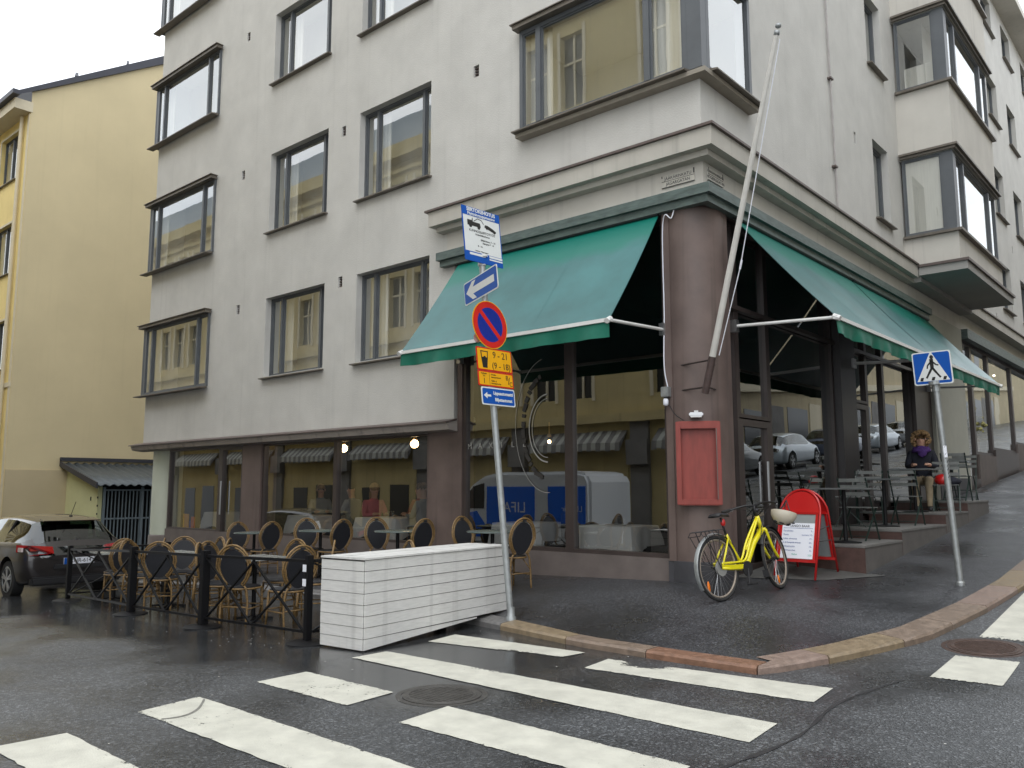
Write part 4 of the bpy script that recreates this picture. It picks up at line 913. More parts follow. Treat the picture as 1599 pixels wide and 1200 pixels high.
# pedestrian crossing sign, right
rpb = Vector((2.29, 1.62, Zs(2.29, 1.62))); lean2 = Vector((-.044, -.040, 1)).normalized(); upn_l = upn; upn = lean2
RP = thing('pedestrian_sign_post', 'leaning grey post with blue pedestrian crossing sign beside the right kerb', 'sign post', rpb)
def rp(z): return rpb+lean2*((z-rpb.z)/lean2.z)
MB().tube([rpb, rp(2.46)], .036, 16).build('pole', M['galv'], RP, world=True, smooth=50)
MB().lathe(tuple(rpb), [(.05, -.02), (.05, .03), (.038, .05)], 16).build('base_collar', M['galv'], RP, world=True)
XP = -azv(-44.4); NP = Vector((XP.y, -XP.x, 0))
if NP.dot(CAM-rp(2)) < 0: NP = -NP
ob, o = plate('crossing_sign', rp(2.56), XP, NP, .44, .40, M['s_blue'], RP, rr=.025)
poly(ob, o, XP, NP, [(-.185, -.155), (.185, -.155), (.0, .205)], M['s_white'], 'triangle')
# walker
wk = MB()
def seg(p, q, w):
    d = Vector((q[0]-p[0], q[1]-p[1])).normalized(); nn = Vector((-d.y, d.x))*w/2
    wk.add([o+NP*.0045+XP*a+upn*c for (a, c) in ((p[0]-nn.x, p[1]-nn.y), (q[0]-nn.x, q[1]-nn.y), (q[0]+nn.x, q[1]+nn.y), (p[0]+nn.x, p[1]+nn.y))], [(0, 1, 2, 3)])
wk.add([o+NP*.0045+XP*(.005+.022*math.cos(k*.524))+upn*(.132+.024*math.sin(k*.524)) for k in range(12)], [tuple(range(12))])
for a_, b__, w_ in (((.0, .11), (.0, .0), .042), ((0, .085), (-.05, .03), .018), ((-.05, .03), (-.055, -.005), .016), ((.0, .085), (.05, .035), .018), ((.05, .035), (.075, .03), .016), ((0, .005), (-.04, -.06), .026), ((-.04, -.06), (-.075, -.12), .022), ((0, .005), (.04, -.055), .026), ((.04, -.055), (.085, -.12), .022)): seg(a_, b__, w_)
wk.build('walking_figure', M['s_black'], ob, world=True)
for x in (-.13, 0, .13): poly(ob, o, XP, NP, [(x-.022, -.15), (x+.012, -.15), (x+.026, -.11), (x-.008, -.11)], M['s_black'], 'stripe_mark', .0045)
b = MB(); b.tube([rp(2.36)+NP*.02, rp(2.40)+NP*.02], .07, 14); b.tube([rp(2.28), rp(2.40)], .046, 14); b.build('clamp', M['galv'], RP, world=True)
st = MB()
random.seed(3)
for k in range(9):
    z = 1.25+k*.045; a = -.9+random.uniform(-.3, .3)
    st.tube([rp(z)+Vector((math.cos(a), math.sin(a), 0))*.0375, rp(z+.03)+Vector((math.cos(a+.7), math.sin(a+.7), 0))*.0375], .004, 4)
st.build('sticker_scrawl', M['ink'], RP, world=True)
rect(RP, rp(1.55), Vector((.8, .6, 0)), Vector((.6, -.8, 0)), -.02, .02, -.06, .08, M['paper'], 'sticker', .0375)
upn = upn_l

# ------------------------------------------------------------------ white plank box
P0 = Vector((-1.40, -4.21, 0)); U_ = Vector((-.996, -.085, 0)).normalized(); V_ = Vector((-.10, .995, 0)).normalized(); BW, BL = .60, 2.30
bxo = thing('plank_box', 'large white painted plank box closing the terrace beside the sign post', 'box', (P0.x, P0.y, Zr(P0.x, P0.y)))
ZB0, ZB1, ZTp = Zr(P0.x, P0.y)+.01, -.245, .485
core = MB(); q0 = P0+U_*.02+V_*.02
def bp(u, v, z): return P0+U_*u+V_*v+Vector((0, 0, z))
def zb(v): return ZB0+(ZB1-ZB0)*v/BL
core.hexa([bp(.012, .012, zb(0)+.02), bp(BW-.012, .012, zb(0)+.02), bp(BW-.012, BL-.012, zb(BL)+.02), bp(.012, BL-.012, zb(BL)+.02), bp(.012, .012, ZTp-.02), bp(BW-.012, .012, ZTp-.02), bp(BW-.012, BL-.012, ZTp-.02), bp(.012, BL-.012, ZTp-.02)])
core.build('inner_frame', M['woodgap'], bxo, world=True)
random.seed(11)
nb = 8; zs_ = [ZTp-.022-(ZTp-.022-ZB0)*k/nb for k in range(nb+1)]
for k in range(nb):
    zt, z0 = zs_[k]-.003, zs_[k+1]+.003
    for side in range(4):
        j = [random.uniform(-.004, .004) for _ in range(6)]; b = MB()
        if side == 0:   # long face towards +X
            za, zc = z0, max(z0, zb(BL))
            if zc > zt-.01: 
                # tapers off where the lid meets the kerb
                vmax = BL*(zt-.012-ZB0)/(ZB1-ZB0); vmax = min(BL, vmax)
            else: vmax = BL
            zc = max(z0, zb(vmax))
            b.hexa([bp(j[0], .014, max(za, zb(0))), bp(.0115, .014, max(za, zb(0))), bp(.0115, vmax, zc), bp(j[1], vmax, zc), bp(j[0], .014, zt), bp(.0115, .014, zt), bp(.0115, vmax, zt+j[2]*.5), bp(j[1], vmax, zt+j[2]*.5)])
            if vmax < BL: pass
        elif side == 1:  # end face towards the street
            zt -= .010 if k == 0 else 0; b.hexa([bp(.014, j[0], z0), bp(BW-.004, j[1], z0), bp(BW-.004, .0115, z0), bp(.014, .0115, z0), bp(.014, j[0], zt), bp(BW-.004, j[1], zt), bp(BW-.004, .0115, zt), bp(.014, .0115, zt)])
        elif side == 2:
            b.hexa([bp(BW-.0115, .014, z0), bp(BW+j[0], .014, z0), bp(BW+j[0], BL, max(z0, zb(BL)*1.0)), bp(BW-.0115, BL, max(z0, zb(BL))), bp(BW-.0115, .014, zt), bp(BW+j[0], .014, zt), bp(BW+j[0], BL, max(zt, zb(BL)+.01)), bp(BW-.0115, BL, max(zt, zb(BL)+.01))])
        else:
            if z0 < zb(BL): continue
            b.hexa([bp(.012, BL-.0115, z0), bp(BW-.012, BL-.0115, z0), bp(BW-.012, BL+.004, z0), bp(.012, BL+.004, z0), bp(.012, BL-.0115, zt), bp(BW-.012, BL-.0115, zt), bp(BW-.012, BL+.004, zt), bp(.012, BL+.004, zt)])
        b.build('plank', M['wood'], bxo, world=True)
for k in range(5):
    a, c = BW*k/5+.002-.012, BW*(k+1)/5-.002-.012+(.012 if k == 4 else 0); j = random.uniform(-.002, .002)
    b = MB(); b.hexa([bp(a, -.01, ZTp-.018), bp(c, -.01, ZTp-.018), bp(c, BL+.01, ZTp-.018), bp(a, BL+.01, ZTp-.018), bp(a, -.01, ZTp+j), bp(c, -.01, ZTp+j), bp(c, BL+.01, ZTp+j), bp(a, BL+.01, ZTp+j)]); b.build('lid_plank', M['wood'], bxo, world=True)

# ------------------------------------------------------------------ terrace fence
fpx = [(-9.3, -3.74), (-6.10, -4.21), (-4.18, -4.27), (-2.24, -4.23)]
fe = thing('terrace_fence', 'black steel barrier fence with crossed braces around the street terrace', 'fence', (fpx[1][0], fpx[1][1], Zr(*fpx[1])))
FH = .84
for k, (x, y) in enumerate(fpx):
    z = Zr(x, y); b = MB(); s2_ = .033 if k not in (1, 2) else .044; b.box(x-s2_, y-s2_, z+.03, x+s2_, y+s2_, z+FH+.02); p = b.build('post', M['black'], fe, world=True, bevel=.006)
    b = MB(); b.lathe((x, y, z), [(.21, .0), (.21, .012), (.17, .025), (.06, .035)], 28); b.build('base_plate', M['black'], p, world=True, smooth=40)
pairs = [(0, 1, 2), (1, 2, 2), (2, 3, 2)]
def panel(A0, A1, nx):
    za, zc = Zr(*A0), Zr(*A1); a = Vector((*A0, za)); c = Vector((*A1, zc)); d = (c-a); d.z = 0; d.normalize(); a = a+d*.05; c = c-d*.05
    U1 = Vector((0, 0, FH-.04)); U0 = Vector((0, 0, .11))
    b = MB(); b.bar(a+U1, c+U1, .035, .03); b.build('top_rail', M['black'], fe, world=True)
    b = MB(); b.bar(a+U0, c+U0, .03, .025); b.build('bottom_rail', M['black'], fe, world=True)
    for k in range(nx):
        p0 = a+(c-a)*k/nx; p1 = a+(c-a)*(k+1)/nx; n2 = Vector((d.y, -d.x, 0))*.008
        b = MB(); b.bar(p0+U1*.97+n2, p1+U0+n2, .024, .016); b.build('brace', M['black'], fe, world=True)
        b = MB(); b.bar(p0+U0-n2, p1+U1*.97-n2, .024, .016); b.build('brace', M['black'], fe, world=True)
for a_, c_2, nx in pairs: panel(fpx[a_], fpx[c_2], nx)
panel(fpx[0], (-9.1, -2.25), 1); panel(fpx[3], (-2.15, -2.5), 1)
b = MB(); zz = Zr(-2.15, -2.5); b.box(-2.2, -2.55, zz, -2.1, -2.45, zz+FH); b.build('post', M['black'], fe, world=True)
zz = Zr(-9.1, -2.25); b = MB(); b.box(-9.15, -2.3, zz, -9.05, -2.2, zz+FH); b.build('post', M['black'], fe, world=True)
for z in (.70, .56):
    x, y = fpx[3]; b = MB(); b.box(x-.03, y-.0565, Zr(x, y)+z, x+.03, y-.0555, Zr(x, y)+z+.07); b.build('reflector_sticker', M['paper'], fe, world=True)

# ------------------------------------------------------------------ bistro chairs and tables
def make_chair():
    t = thing('bistro_chair', 'x', 'chair')
    def oval(r1, r2, zc, yb, n=22, tilt=.16):   # back oval; open at the bottom into the legs
        out = []
        for k in range(n+1):
            a = rad(-52)+rad(284)*k/n; x = r1*math.cos(a); z = zc+r2*math.sin(a)
            if z < zc: x *= 1-.25*((zc-z)/r2)
            out.append((x, yb+tilt*(z-.45), z))
        return out
    for dr in (0, .030):
        b = MB(); pts = oval(.195+dr, .245+dr, .69, .19)
        l = [(-.17+dr*-.3, .21, 0.0), (-.175, .19, .25), (-.15, .19, .44)]
        r_ = [(.15, .19, .44), (.175, .19, .25), (.17+dr*.3, .21, 0.0)]
        full = r_[::-1]+pts+l[::-1] if dr == 0 else pts
        b.tube(curve(full, 3) if dr == 0 else full, .0125, 7); b.build('back_hoop', M['rattan'], t, smooth=True)
    b = MB(); ring_ = []
    n = 20
    for yo in (-.006, .006):
        for k in range(n):
            a = 2*math.pi*k/n; x = .172*math.cos(a); z = .69+.222*math.sin(a)
            if z < .69: x *= 1-.2*((.69-z)/.222)
            ring_.append((x, .19+.16*(z-.45)+yo, z))
    b.add(ring_, [tuple(range(n)), tuple(range(2*n-1, n-1, -1))]+[(k, (k+1) % n, (k+1) % n+n, k+n) for k in range(n)]); b.build('backrest', M['mesh'], t)
    b = MB(); pts = [(.215*math.cos(2*math.pi*k/20)*(1.0 if math.sin(2*math.pi*k/20) < 0 else .92), -.01+.205*math.sin(2*math.pi*k/20)) for k in range(20)]
    b.prism(pts, .435, .458); b.build('seat', M['mesh'], t, bevel=.006)
    b = MB(); b.tube([(p[0]*1.02, p[1]*1.02, .432) for p in pts], .014, 6, closed=True); b.build('seat_rim', M['rattan'], t, smooth=True)
    for sx in (-1, 1):
        b = MB(); b.tube([(sx*.17, -.15, .43), (sx*.185, -.185, 0)], [.015, .013], 8); b.build('leg', M['rattan'], t, smooth=True)
    b = MB()
    for sx in (-1, 1):
        b.tube([(sx*.178, -.17, .20), (sx*.172, .19, .20)], .009, 6)
        b.tube(curve([(sx*.175, -.165, .27), (sx*.10, -.12, .40)], 3), .008, 6); b.tube([(sx*.172, .19, .27), (sx*.1, .12, .41)], .008, 6)
    b.tube([(-.178, -.17, .22), (.178, -.17, .22)], .009, 6); b.tube([(-.172, .19, .22), (.172, .19, .22)], .009, 6)
    b.build('stretcher', M['rattan'], t, smooth=True)
    b = MB(); b.box(-.03, .19+.16*.48-.016, .915, .03, .19+.16*.48+.02, .945); b.build('binding', M['mesh'], t)
    return t
chair = make_chair()
def make_table(top_m, name='bistro_table', square=False):
    t = thing(name, 'x', 'table')
    b = MB()
    if square: b.box(-.30, -.30, .715, .30, .30, .74)
    else: b.lathe((0, 0, 0), [(.34, .718), (.35, .722), (.35, .736), (.34, .74)], 32)
    b.build('tabletop', top_m, t, smooth=40)
    b = MB(); b.cyl((0, 0, .03), (0, 0, .718), .026); b.build('column', M['black'], t, smooth=50)
    b = MB()
    for k in range(4): a = math.pi/4+k*math.pi/2; b.bar((0, 0, .035), (.23*math.cos(a), .23*math.sin(a), .012), .045, .024)
    b.build('foot', M['black'], t)
    return t
tgrey = make_table(M['tabletop'], square=True); tdark = make_table(M['tabled'])
# against the facade (on the pavement): table at mid, chairs left and right
def seat_at(back, tab, zf, first, label, group):
    d = Vector((back[0]-tab[0], back[1]-tab[1])); L = d.length; d.normalize()
    if L < .62: back = (tab[0]+d.x*.62, tab[1]+d.y*.62)
    o = (back[0]-d.x*.26, back[1]-d.y*.26); rz = math.atan2(-d.x, d.y)+random.uniform(-.2, .2)
    place(chair, first, (o[0], o[1], zf(*o)), rz, label, group)
chair.scale = (.96, .96, .95)
wt = ['at the leftmost facade table', 'at the facade table between the pillars', 'at the facade table under the globe lamps', 'at the facade table behind the sign post']
wd = ['beside the left door', 'in front of the long window', 'below the globe lamps', 'behind the sign post']
wx = [(-8.42, -9.12, -7.82), (-6.48, -7.0, -5.92), (-4.60, -5.22, -4.02), (-2.78, -3.42, -2.20)]
for k, (tx_, lx, rx) in enumerate(wx):
    yy = -1.0 if k < 3 else -.92
    place(tdark, k == 0, (tx_, yy, Zs(tx_, yy)), 0, 'small round green-grey cafe table on the pavement %s' % wd[k], 'cafe tables along the facade')
    seat_at((lx, yy+.10), (tx_, yy), Zs, k == 0, 'rattan cafe chair on the left side %s' % wt[k], 'rattan chairs along the facade')
    seat_at((rx, yy-.04), (tx_, yy), Zs, False, 'rattan cafe chair on the right side %s' % wt[k], 'rattan chairs along the facade')
TT = [(-8.55, -3.35), (-6.50, -3.50), (-4.30, -3.55)]
tn = ['grey table nearest the parked car', 'middle grey terrace table', 'grey terrace table nearest the white box']
for k, p in enumerate(TT): place(tgrey, k == 0, (p[0], p[1], Zr(*p)), random.uniform(-.1, .1), ('square grey-topped table on the street terrace, nearest the parked car', 'square grey-topped table in the middle of the street terrace', 'square grey-topped table on the street terrace, nearest the white box')[k], 'grey tables on the street terrace')
for (b_, k, w_) in (((-9.12, -3.0), 0, 'left end'), ((-8.3, -2.70), 0, 'kerb side'), ((-7.72, -3.62), 0, 'right end'), ((-7.15, -2.95), 1, 'kerb side, left'), ((-5.94, -3.95), 1, 'fence side, right'), ((-5.85, -3.0), 1, 'kerb side, right'), ((-7.05, -3.88), 1, 'fence side, left'),
                    ((-5.06, -3.75), 2, 'left end'), ((-3.95, -4.02), 2, 'fence side'), ((-4.45, -2.85), 2, 'kerb side, left'), ((-3.05, -3.78), 2, 'right end'), ((-3.6, -2.9), 2, 'kerb side, right'), ((-4.85, -3.98), 2, 'fence side, left'), ((-6.45, -2.78), 1, 'kerb side, middle')):
    seat_at(b_, TT[k], Zr, False, 'rattan chair at the %s of the %s' % (w_, tn[k]), 'rattan chairs inside the black fence')
for (px_, py_, a_, lb) in ((-2.75, -2.75, -20, 'rattan chair standing alone behind the white box near the kerb'),):
    place(chair, False, (px_, py_, Zr(px_, py_)), rad(a_), lb, 'rattan chairs inside the black fence')

# litter flakes
lt = MB(); random.seed(5)
for k in range(130):
    x, y = random.choice([(random.gauss(-2.9, .5), random.gauss(-4.55, .25)), (random.gauss(-5.0, 1.6), random.gauss(-4.5, .35)), (random.gauss(-7.5, 1), random.gauss(-4.3, .3)), (random.uniform(-2, 3.5), random.uniform(-7, -1))])
    on_p = False; z = Zr(x, y)+.004; r_ = random.uniform(.003, .011); a = random.random()*6
    lt.add([(x+r_*math.cos(a+j*1.57)*(1 if j % 2 else .6), y+r_*math.sin(a+j*1.57), z+.002*(j % 2)) for j in range(4)], [(0, 1, 2, 3)])
o = lt.build('litter', M['litter'], None); o['kind'] = 'stuff'; o['label'] = 'pale petals and paper flakes scattered on the wet road'

# ------------------------------------------------------------------ yellow neighbour (left)
YX = -24.2
Y = thing('yellow_building', 'yellow rendered apartment house with bare ochre gable and dark roof at the left edge', 'building', (YX, 0, -1.2))
FY = Fr((0, 0, 0), (1, 0, 0), (0, -1, 0))
yh = [(-26.75+k*-3.3, -25.15+k*-3.3, z0, z1) for k in range(8) for (z0, z1) in ((11.45, 13.1), (8.2, 9.9), (5.0, 6.6), (1.6, 3.3))]
w = MB(); FY.wall(w, -55, YX, -2.5, 13.75, yh, .14)
w.build('wall', M['ywall'], Y, world=True)
gw = MB(); gw.add([(YX, 0, -2.5), (YX, 26, -2.5), (YX, 26, 16.6), (YX, 5.2, 17.4), (YX, 0, 14.2)], [(0, 1, 2, 3, 4)]); gw.build('gable_wall', M['ygable'], Y, world=True)
gb = MB(); gb.box(YX+.001, .02, -2.5, YX+.03, 26, 1.75); gb.build('gable_base', mat('gable_base_render', (.52, .435, .28), .9, var=.06, scale=.8), Y, world=True)
rf = MB(); rf.add([(YX+.12, -.55, 13.95), (YX+.12, 5.2, 17.75), (-55, 5.2, 17.75), (-55, -.55, 13.95), (YX+.12, -.55, 13.8), (YX+.12, 5.2, 17.4), (-55, 5.2, 17.4), (-55, -.55, 13.8)], [(0, 1, 2, 3), (4, 7, 6, 5), (0, 4, 5, 1), (3, 2, 6, 7), (0, 3, 7, 4), (1, 5, 6, 2)])
rf.add([(YX+.12, 5.2, 17.75), (YX+.12, 26, 16.9), (-55, 26, 16.9), (-55, 5.2, 17.75), (YX+.12, 5.2, 17.4), (YX+.12, 26, 16.55), (-55, 26, 16.55), (-55, 5.2, 17.4)], [(0, 1, 2, 3), (4, 7, 6, 5), (0, 4, 5, 1), (2, 6, 5, 1)])
rf.build('roof', M['roofm'], Y, world=True)
ec = MB(); ec.box(-55, -.5, 13.45, YX+.02, .05, 13.79); ec.build('eaves_cornice', M['ytrim'], Y, world=True)
gt = MB(); gt.box(-55, -.66, 13.80, YX+.30, -.45, 13.95); gt.build('gutter', M['roofm'], Y, world=True)
dpn = MB(); dpn.tube([(YX-.5, -.09, 13.4), (YX-.5, -.09, -2)], .06, 10); dpn.build('downpipe', M['ytrim'], Y, world=True, smooth=50)
sb_ = MB(); sb_.box(-55, -.04, 4.35, YX, -.001, 4.5); sb_.box(YX-.16, -.03, -2, YX-.02, -.001, 13.4); sb_.build('string_course', M['ytrim'], Y, world=True)
for (a, b, z0, z1) in yh:
    if a > -36: 
        q = window(FY, Y, a, b, z0, z1, .12, (.5,), sill=.08, rm=True, curtains=False, pm=M['glassup'])
        tr_ = MB(); 
        for (u0, u1, c, d) in ((a-.07, a, z0, z1), (b, b+.07, z0, z1), (a-.07, b+.07, z1, z1+.07)): FY.box(tr_, u0, u1, c, d, -.02, .0)
        tr_.build('surround', M['ytrim'], q, world=True)
hk = MB()
for y in (1.3, 3.0): hk.bar((YX+.05, y, 14.30+y*.66), (YX-.3, y+.15, 14.60+y*.66), .09)
hk.build('snow_guard', M['roofm'], Y, world=True)
# courtyard paving between the houses
yd = MB(); yd.grid(lambda u, v: (-75+60.2*u, -2.0+16*v, Zs(-75+60.2*u, -2.0) if v < .02 else Zs(-75+60.2*u, .1)), 30, 8)
yd.build('courtyard', M['pave'], None, kind='structure')
# waste shelter with pale wall and barred gate
gz = -1.25
S = thing('yard_shelter', 'pale lime yard shelter with corrugated lean-to roof and barred gate behind the car', 'shelter', (-22.8, 1.9, gz))
b = MB(); b.add([(YX, 1.85, gz), (-21.75, 1.85, gz), (-21.75, 1.85, 1.22), (YX, 1.85, 1.86), (YX, 1.98, gz), (-21.75, 1.98, gz), (-21.75, 1.98, 1.22), (YX, 1.98, 1.86)], [(0, 1, 2, 3), (7, 6, 5, 4), (0, 4, 5, 1), (1, 5, 6, 2), (2, 6, 7, 3), (0, 3, 7, 4)]); b.build('wall', M['palewall'], S, world=True)
b = MB(); n = 40; vs = []
for k in range(n+1):
    y = 1.7+k*8.0/n
    for q in range(3):
        pass
for k in range(n*4+1):
    y = 1.65+k*8.3/(n*4); zc = .03*math.sin(y*2*math.pi/.26)
    vs += [(YX, y, 1.99+zc), (-21.35, y, 1.27+zc), (-21.35, y, 1.24+zc), (YX, y, 1.96+zc)]
b.add(vs, [(k*4+j, k*4+(j+1) % 4, k*4+4+(j+1) % 4, k*4+4+j) for k in range(n*4) for j in range(4)]); b.build('corrugated_roof', M['corr'], S, world=True, smooth=True)
b = MB(); b.hexa([(YX, 1.60, 1.88), (-21.3, 1.60, 1.16), (-21.3, 1.648, 1.16), (YX, 1.648, 1.88), (YX, 1.60, 2.04), (-21.3, 1.60, 1.34), (-21.3, 1.648, 1.34), (YX, 1.648, 2.04)]); b.box(YX, 1.6, 2.05, YX+.08, 10, 2.17); b.build('fascia', M['roofm'], S, world=True)
gate_x = -21.72
b = MB(); b.box(gate_x-.04, 1.99, gz, gate_x+.04, 2.06, 1.2); b.box(gate_x-.04, 3.18, gz, gate_x+.04, 3.26, 1.2); b.box(gate_x-.04, 6.5, gz, gate_x+.04, 6.6, 1.2); b.box(gate_x-.03, 2.06, .2, gate_x+.03, 6.5, .25); b.box(gate_x-.03, 2.06, 1.08, gate_x+.03, 6.5, 1.13); b.box(gate_x-.03, 2.06, gz+.1, gate_x+.03, 6.5, gz+.15); b.build('gate_frame', M['gatem'], S, world=True)
y = 2.15
while y < 6.45:
    if not 3.16 < y < 3.28: MB().box(gate_x-.012, y-.016, gz+.15, gate_x+.02, y+.016, 1.08).build('gate_bar', M['gatem'], S, world=True)
    y += .112
b = MB(); b.quad((-23.9, 2.0, gz), (-23.9, 9, gz), (-23.9, 9, 1.9), (-23.9, 2.0, 1.9)); b.build('back_wall', M['gategap'], S, world=True)
b = MB(); b.box(gate_x+.021, 3.75, -.22, gate_x+.03, 4.15, .08); b.build('notice', M['s_yellow'], S, world=True)
b = MB()
for z in (.85, .6, .35, .1): b.box(-21.76, 1.835, z, -21.70, 1.849, z+.06)
b.box(-22.25, 1.835, .78, -22.20, 1.849, .9); b.build('fixings', M['gategap'], S, world=True)

# ------------------------------------------------------------------ opposite houses (seen in the window reflections)
O = thing('opposite_yellow_building', 'ornate yellow house across the left street, seen mirrored in the restaurant windows', 'building', (-30, -13.6, -1))
FO = Fr((0, -13.6, 0), (1, 0, 0), (0, 1, 0))
oh = []; u = -62
while u < -3:
    for (z0, z1) in ((4.2, 6.6), (8.0, 10.2), (12.2, 14.4)) if u < -17 else ((4.2, 6.6), (8.0, 10.2), (11.3, 13.2), (14.7, 17.5)): oh += [(u, u+1.0, z0, z1), (u+1.6, u+2.6, z0, z1), (u+3.2, u+4.2, z0, z1)]
    u += 6.6
oh = [h for h in oh]
b = MB(); FO.wall(b, -66, -15.6, -3, 15.9, [h for h in oh if h[1] < -15.7], .25); FO.wall(b, -15.6, -1.5, -3, 19.4, [h for h in oh if h[0] > -15.6 and h[1] < -1.5], .25); b.quad((-15.6, -13.6, 15), (-15.6, -20, 15), (-15.6, -20, 19.4), (-15.6, -13.6, 19.4)); b.build('wall', M['opp_y'], O, world=True)
b = MB()
for h in oh: FO.box(b, h[0]+.02, h[1]-.02, h[2]+.02, h[3]-.02, .2, .24)
b.build('window_glazing', M['opp_d'], O, world=True, kind='stuff')
b = MB()
for h in oh:
    FO.box(b, h[0], h[1], (h[2]+h[3])/2+.3, (h[2]+h[3])/2+.38, .15, .2); FO.box(b, (h[0]+h[1])/2-.04, (h[0]+h[1])/2+.04, h[2], h[3], .14, .2); FO.box(b, h[0]-.12, h[0], h[2]-.1, h[3]+.2, -.05, 0); FO.box(b, h[1], h[1]+.12, h[2]-.1, h[3]+.2, -.05, 0)
b.build('window_trim', M['ytrim'], O, world=True, kind='stuff')
b = MB(); 
FO.box(b, -15.7, -1.5, 18.6, 19.4, -.6, 0); FO.box(b, -15.6, -1.5, 18.0, 18.2, -.2, 0); FO.box(b, -15.6, -1.5, 14.0, 14.3, -.25, 0)
for (z0, z1, d) in ((15.3, 15.9, -.6), (7.3, 7.55, -.25), (3.3, 3.6, -.3), (14.8, 14.95, -.2), (11.0, 11.2, -.2)): FO.box(b, -66, -15.7 if z0 > 14 else -1.5, z0, z1, d, 0)
b.build('cornice', M['opp_y'], O, world=True)
b = MB(); b.hexa([(-66, -13.6, 15.9), (-15.6, -13.6, 15.9), (-15.6, -18, 15.9), (-66, -18, 15.9), (-66, -14.8, 18.2), (-15.6, -14.8, 18.2), (-15.6, -18, 18.2), (-66, -18, 18.2)]); b.quad((-1.5, -13.6, -2), (-1.5, -26, -2), (-1.5, -26, 19.4), (-1.5, -13.6, 19.4)); b.build('roof', M['opp_grey'], O, world=True)
u = -60
k = 0
while u < -4:
    b = MB(); FO.box(b, u, u+3.9, -1.2, 2.55, .001-.02, -.001); b.build('arch_recess', M['opp_y'], O, world=True)
    b = MB(); FO.box(b, u+.5, u+1.6, -1.6, 1.2, -.04, -.021); FO.box(b, u+2.3, u+3.5, -1.6, 1.3, -.04, -.021); b.build('doorway', M['opp_d'], O, world=True)
    b = MB(); n_s = 21
    for q in range(n_s):
        a0 = u+3.9*q/n_s; b.cur = q % 2
        da = 3.9/n_s
        b.hexa([FO.p(a0, 2.62, -.5), FO.p(a0+da, 2.62, -.5), FO.p(a0+da, 3.0, -.05), FO.p(a0, 3.0, -.05), FO.p(a0, 2.34+.04*(q % 2), -.52), FO.p(a0+da, 2.34+.04*(q % 2), -.52), FO.p(a0+da, 3.03, -.04), FO.p(a0, 3.03, -.04)])
    b.build('striped_awning', [M['opp_g'], mat('awning_pale_stripe', (.42, .42, .38), .8)], O, world=True)
    b = MB(); FO.box(b, u+4.05, u+4.75, -1.6, 3.3, -.12, 0); FO.box(b, u+4.0, u+4.8, 1.9, 2.7, -.3, -.12); b.build('pilaster', M['opp_g'], O, world=True)
    u += 5.1; k += 1
O2 = thing('opposite_beige_building', 'beige house across the uphill street, seen mirrored in the right glazing', 'building', (12.6, 30, 3))
FQ = Fr((12.6, 0, 0), (0, 1, 0), (-1, 0, 0))
qh = []
for k in range(20):
    u = -2+k*4.6
    zb_ = .09*max(0, u)
    for z0 in (5.2, 8.6): qh.append((u, u+1.3, zb_*.999+z0, zb_+z0+1.9))
b = MB(); FQ.box(b, -4, 170, -2, 14.6, 0, 6); b.build('wall', M['opp_b'], O2, world=True)
b = MB()
for h in qh:
    if h[3] < 14: FQ.box(b, h[0], h[1], h[2], h[3], -.02, .1)
b.build('window_glazing', M['opp_d'], O2, world=True, kind='stuff')
for k in range(16):
    u = 2+k*5.2; zb_ = .09*u-.1; b = MB(); FQ.box(b, u, u+2.6, zb_, zb_+2.5, -.03, 0); b.build('doorway', M['opp_d'], O2, world=True)
    b = MB(); FQ.box(b, u+2.9, u+4.6, zb_, zb_+2.9, -.05, 0); b.build('stone_panel', M['opp_g'] if k % 3 else M['ytrim'], O2, world=True)
b = MB(); b.hexa([FQ.p(-4, 2.9, -.25), FQ.p(92, 11.4, -.25), FQ.p(92, 11.4, 0), FQ.p(-4, 2.9, 0), FQ.p(-4, 3.3, -.25), FQ.p(92, 11.8, -.25), FQ.p(92, 11.8, 0), FQ.p(-4, 3.3, 0)]); FQ.box(b, -4, 170, 14.2, 14.8, -.5, 0); b.build('cornice', M['ytrim'], O2, world=True)

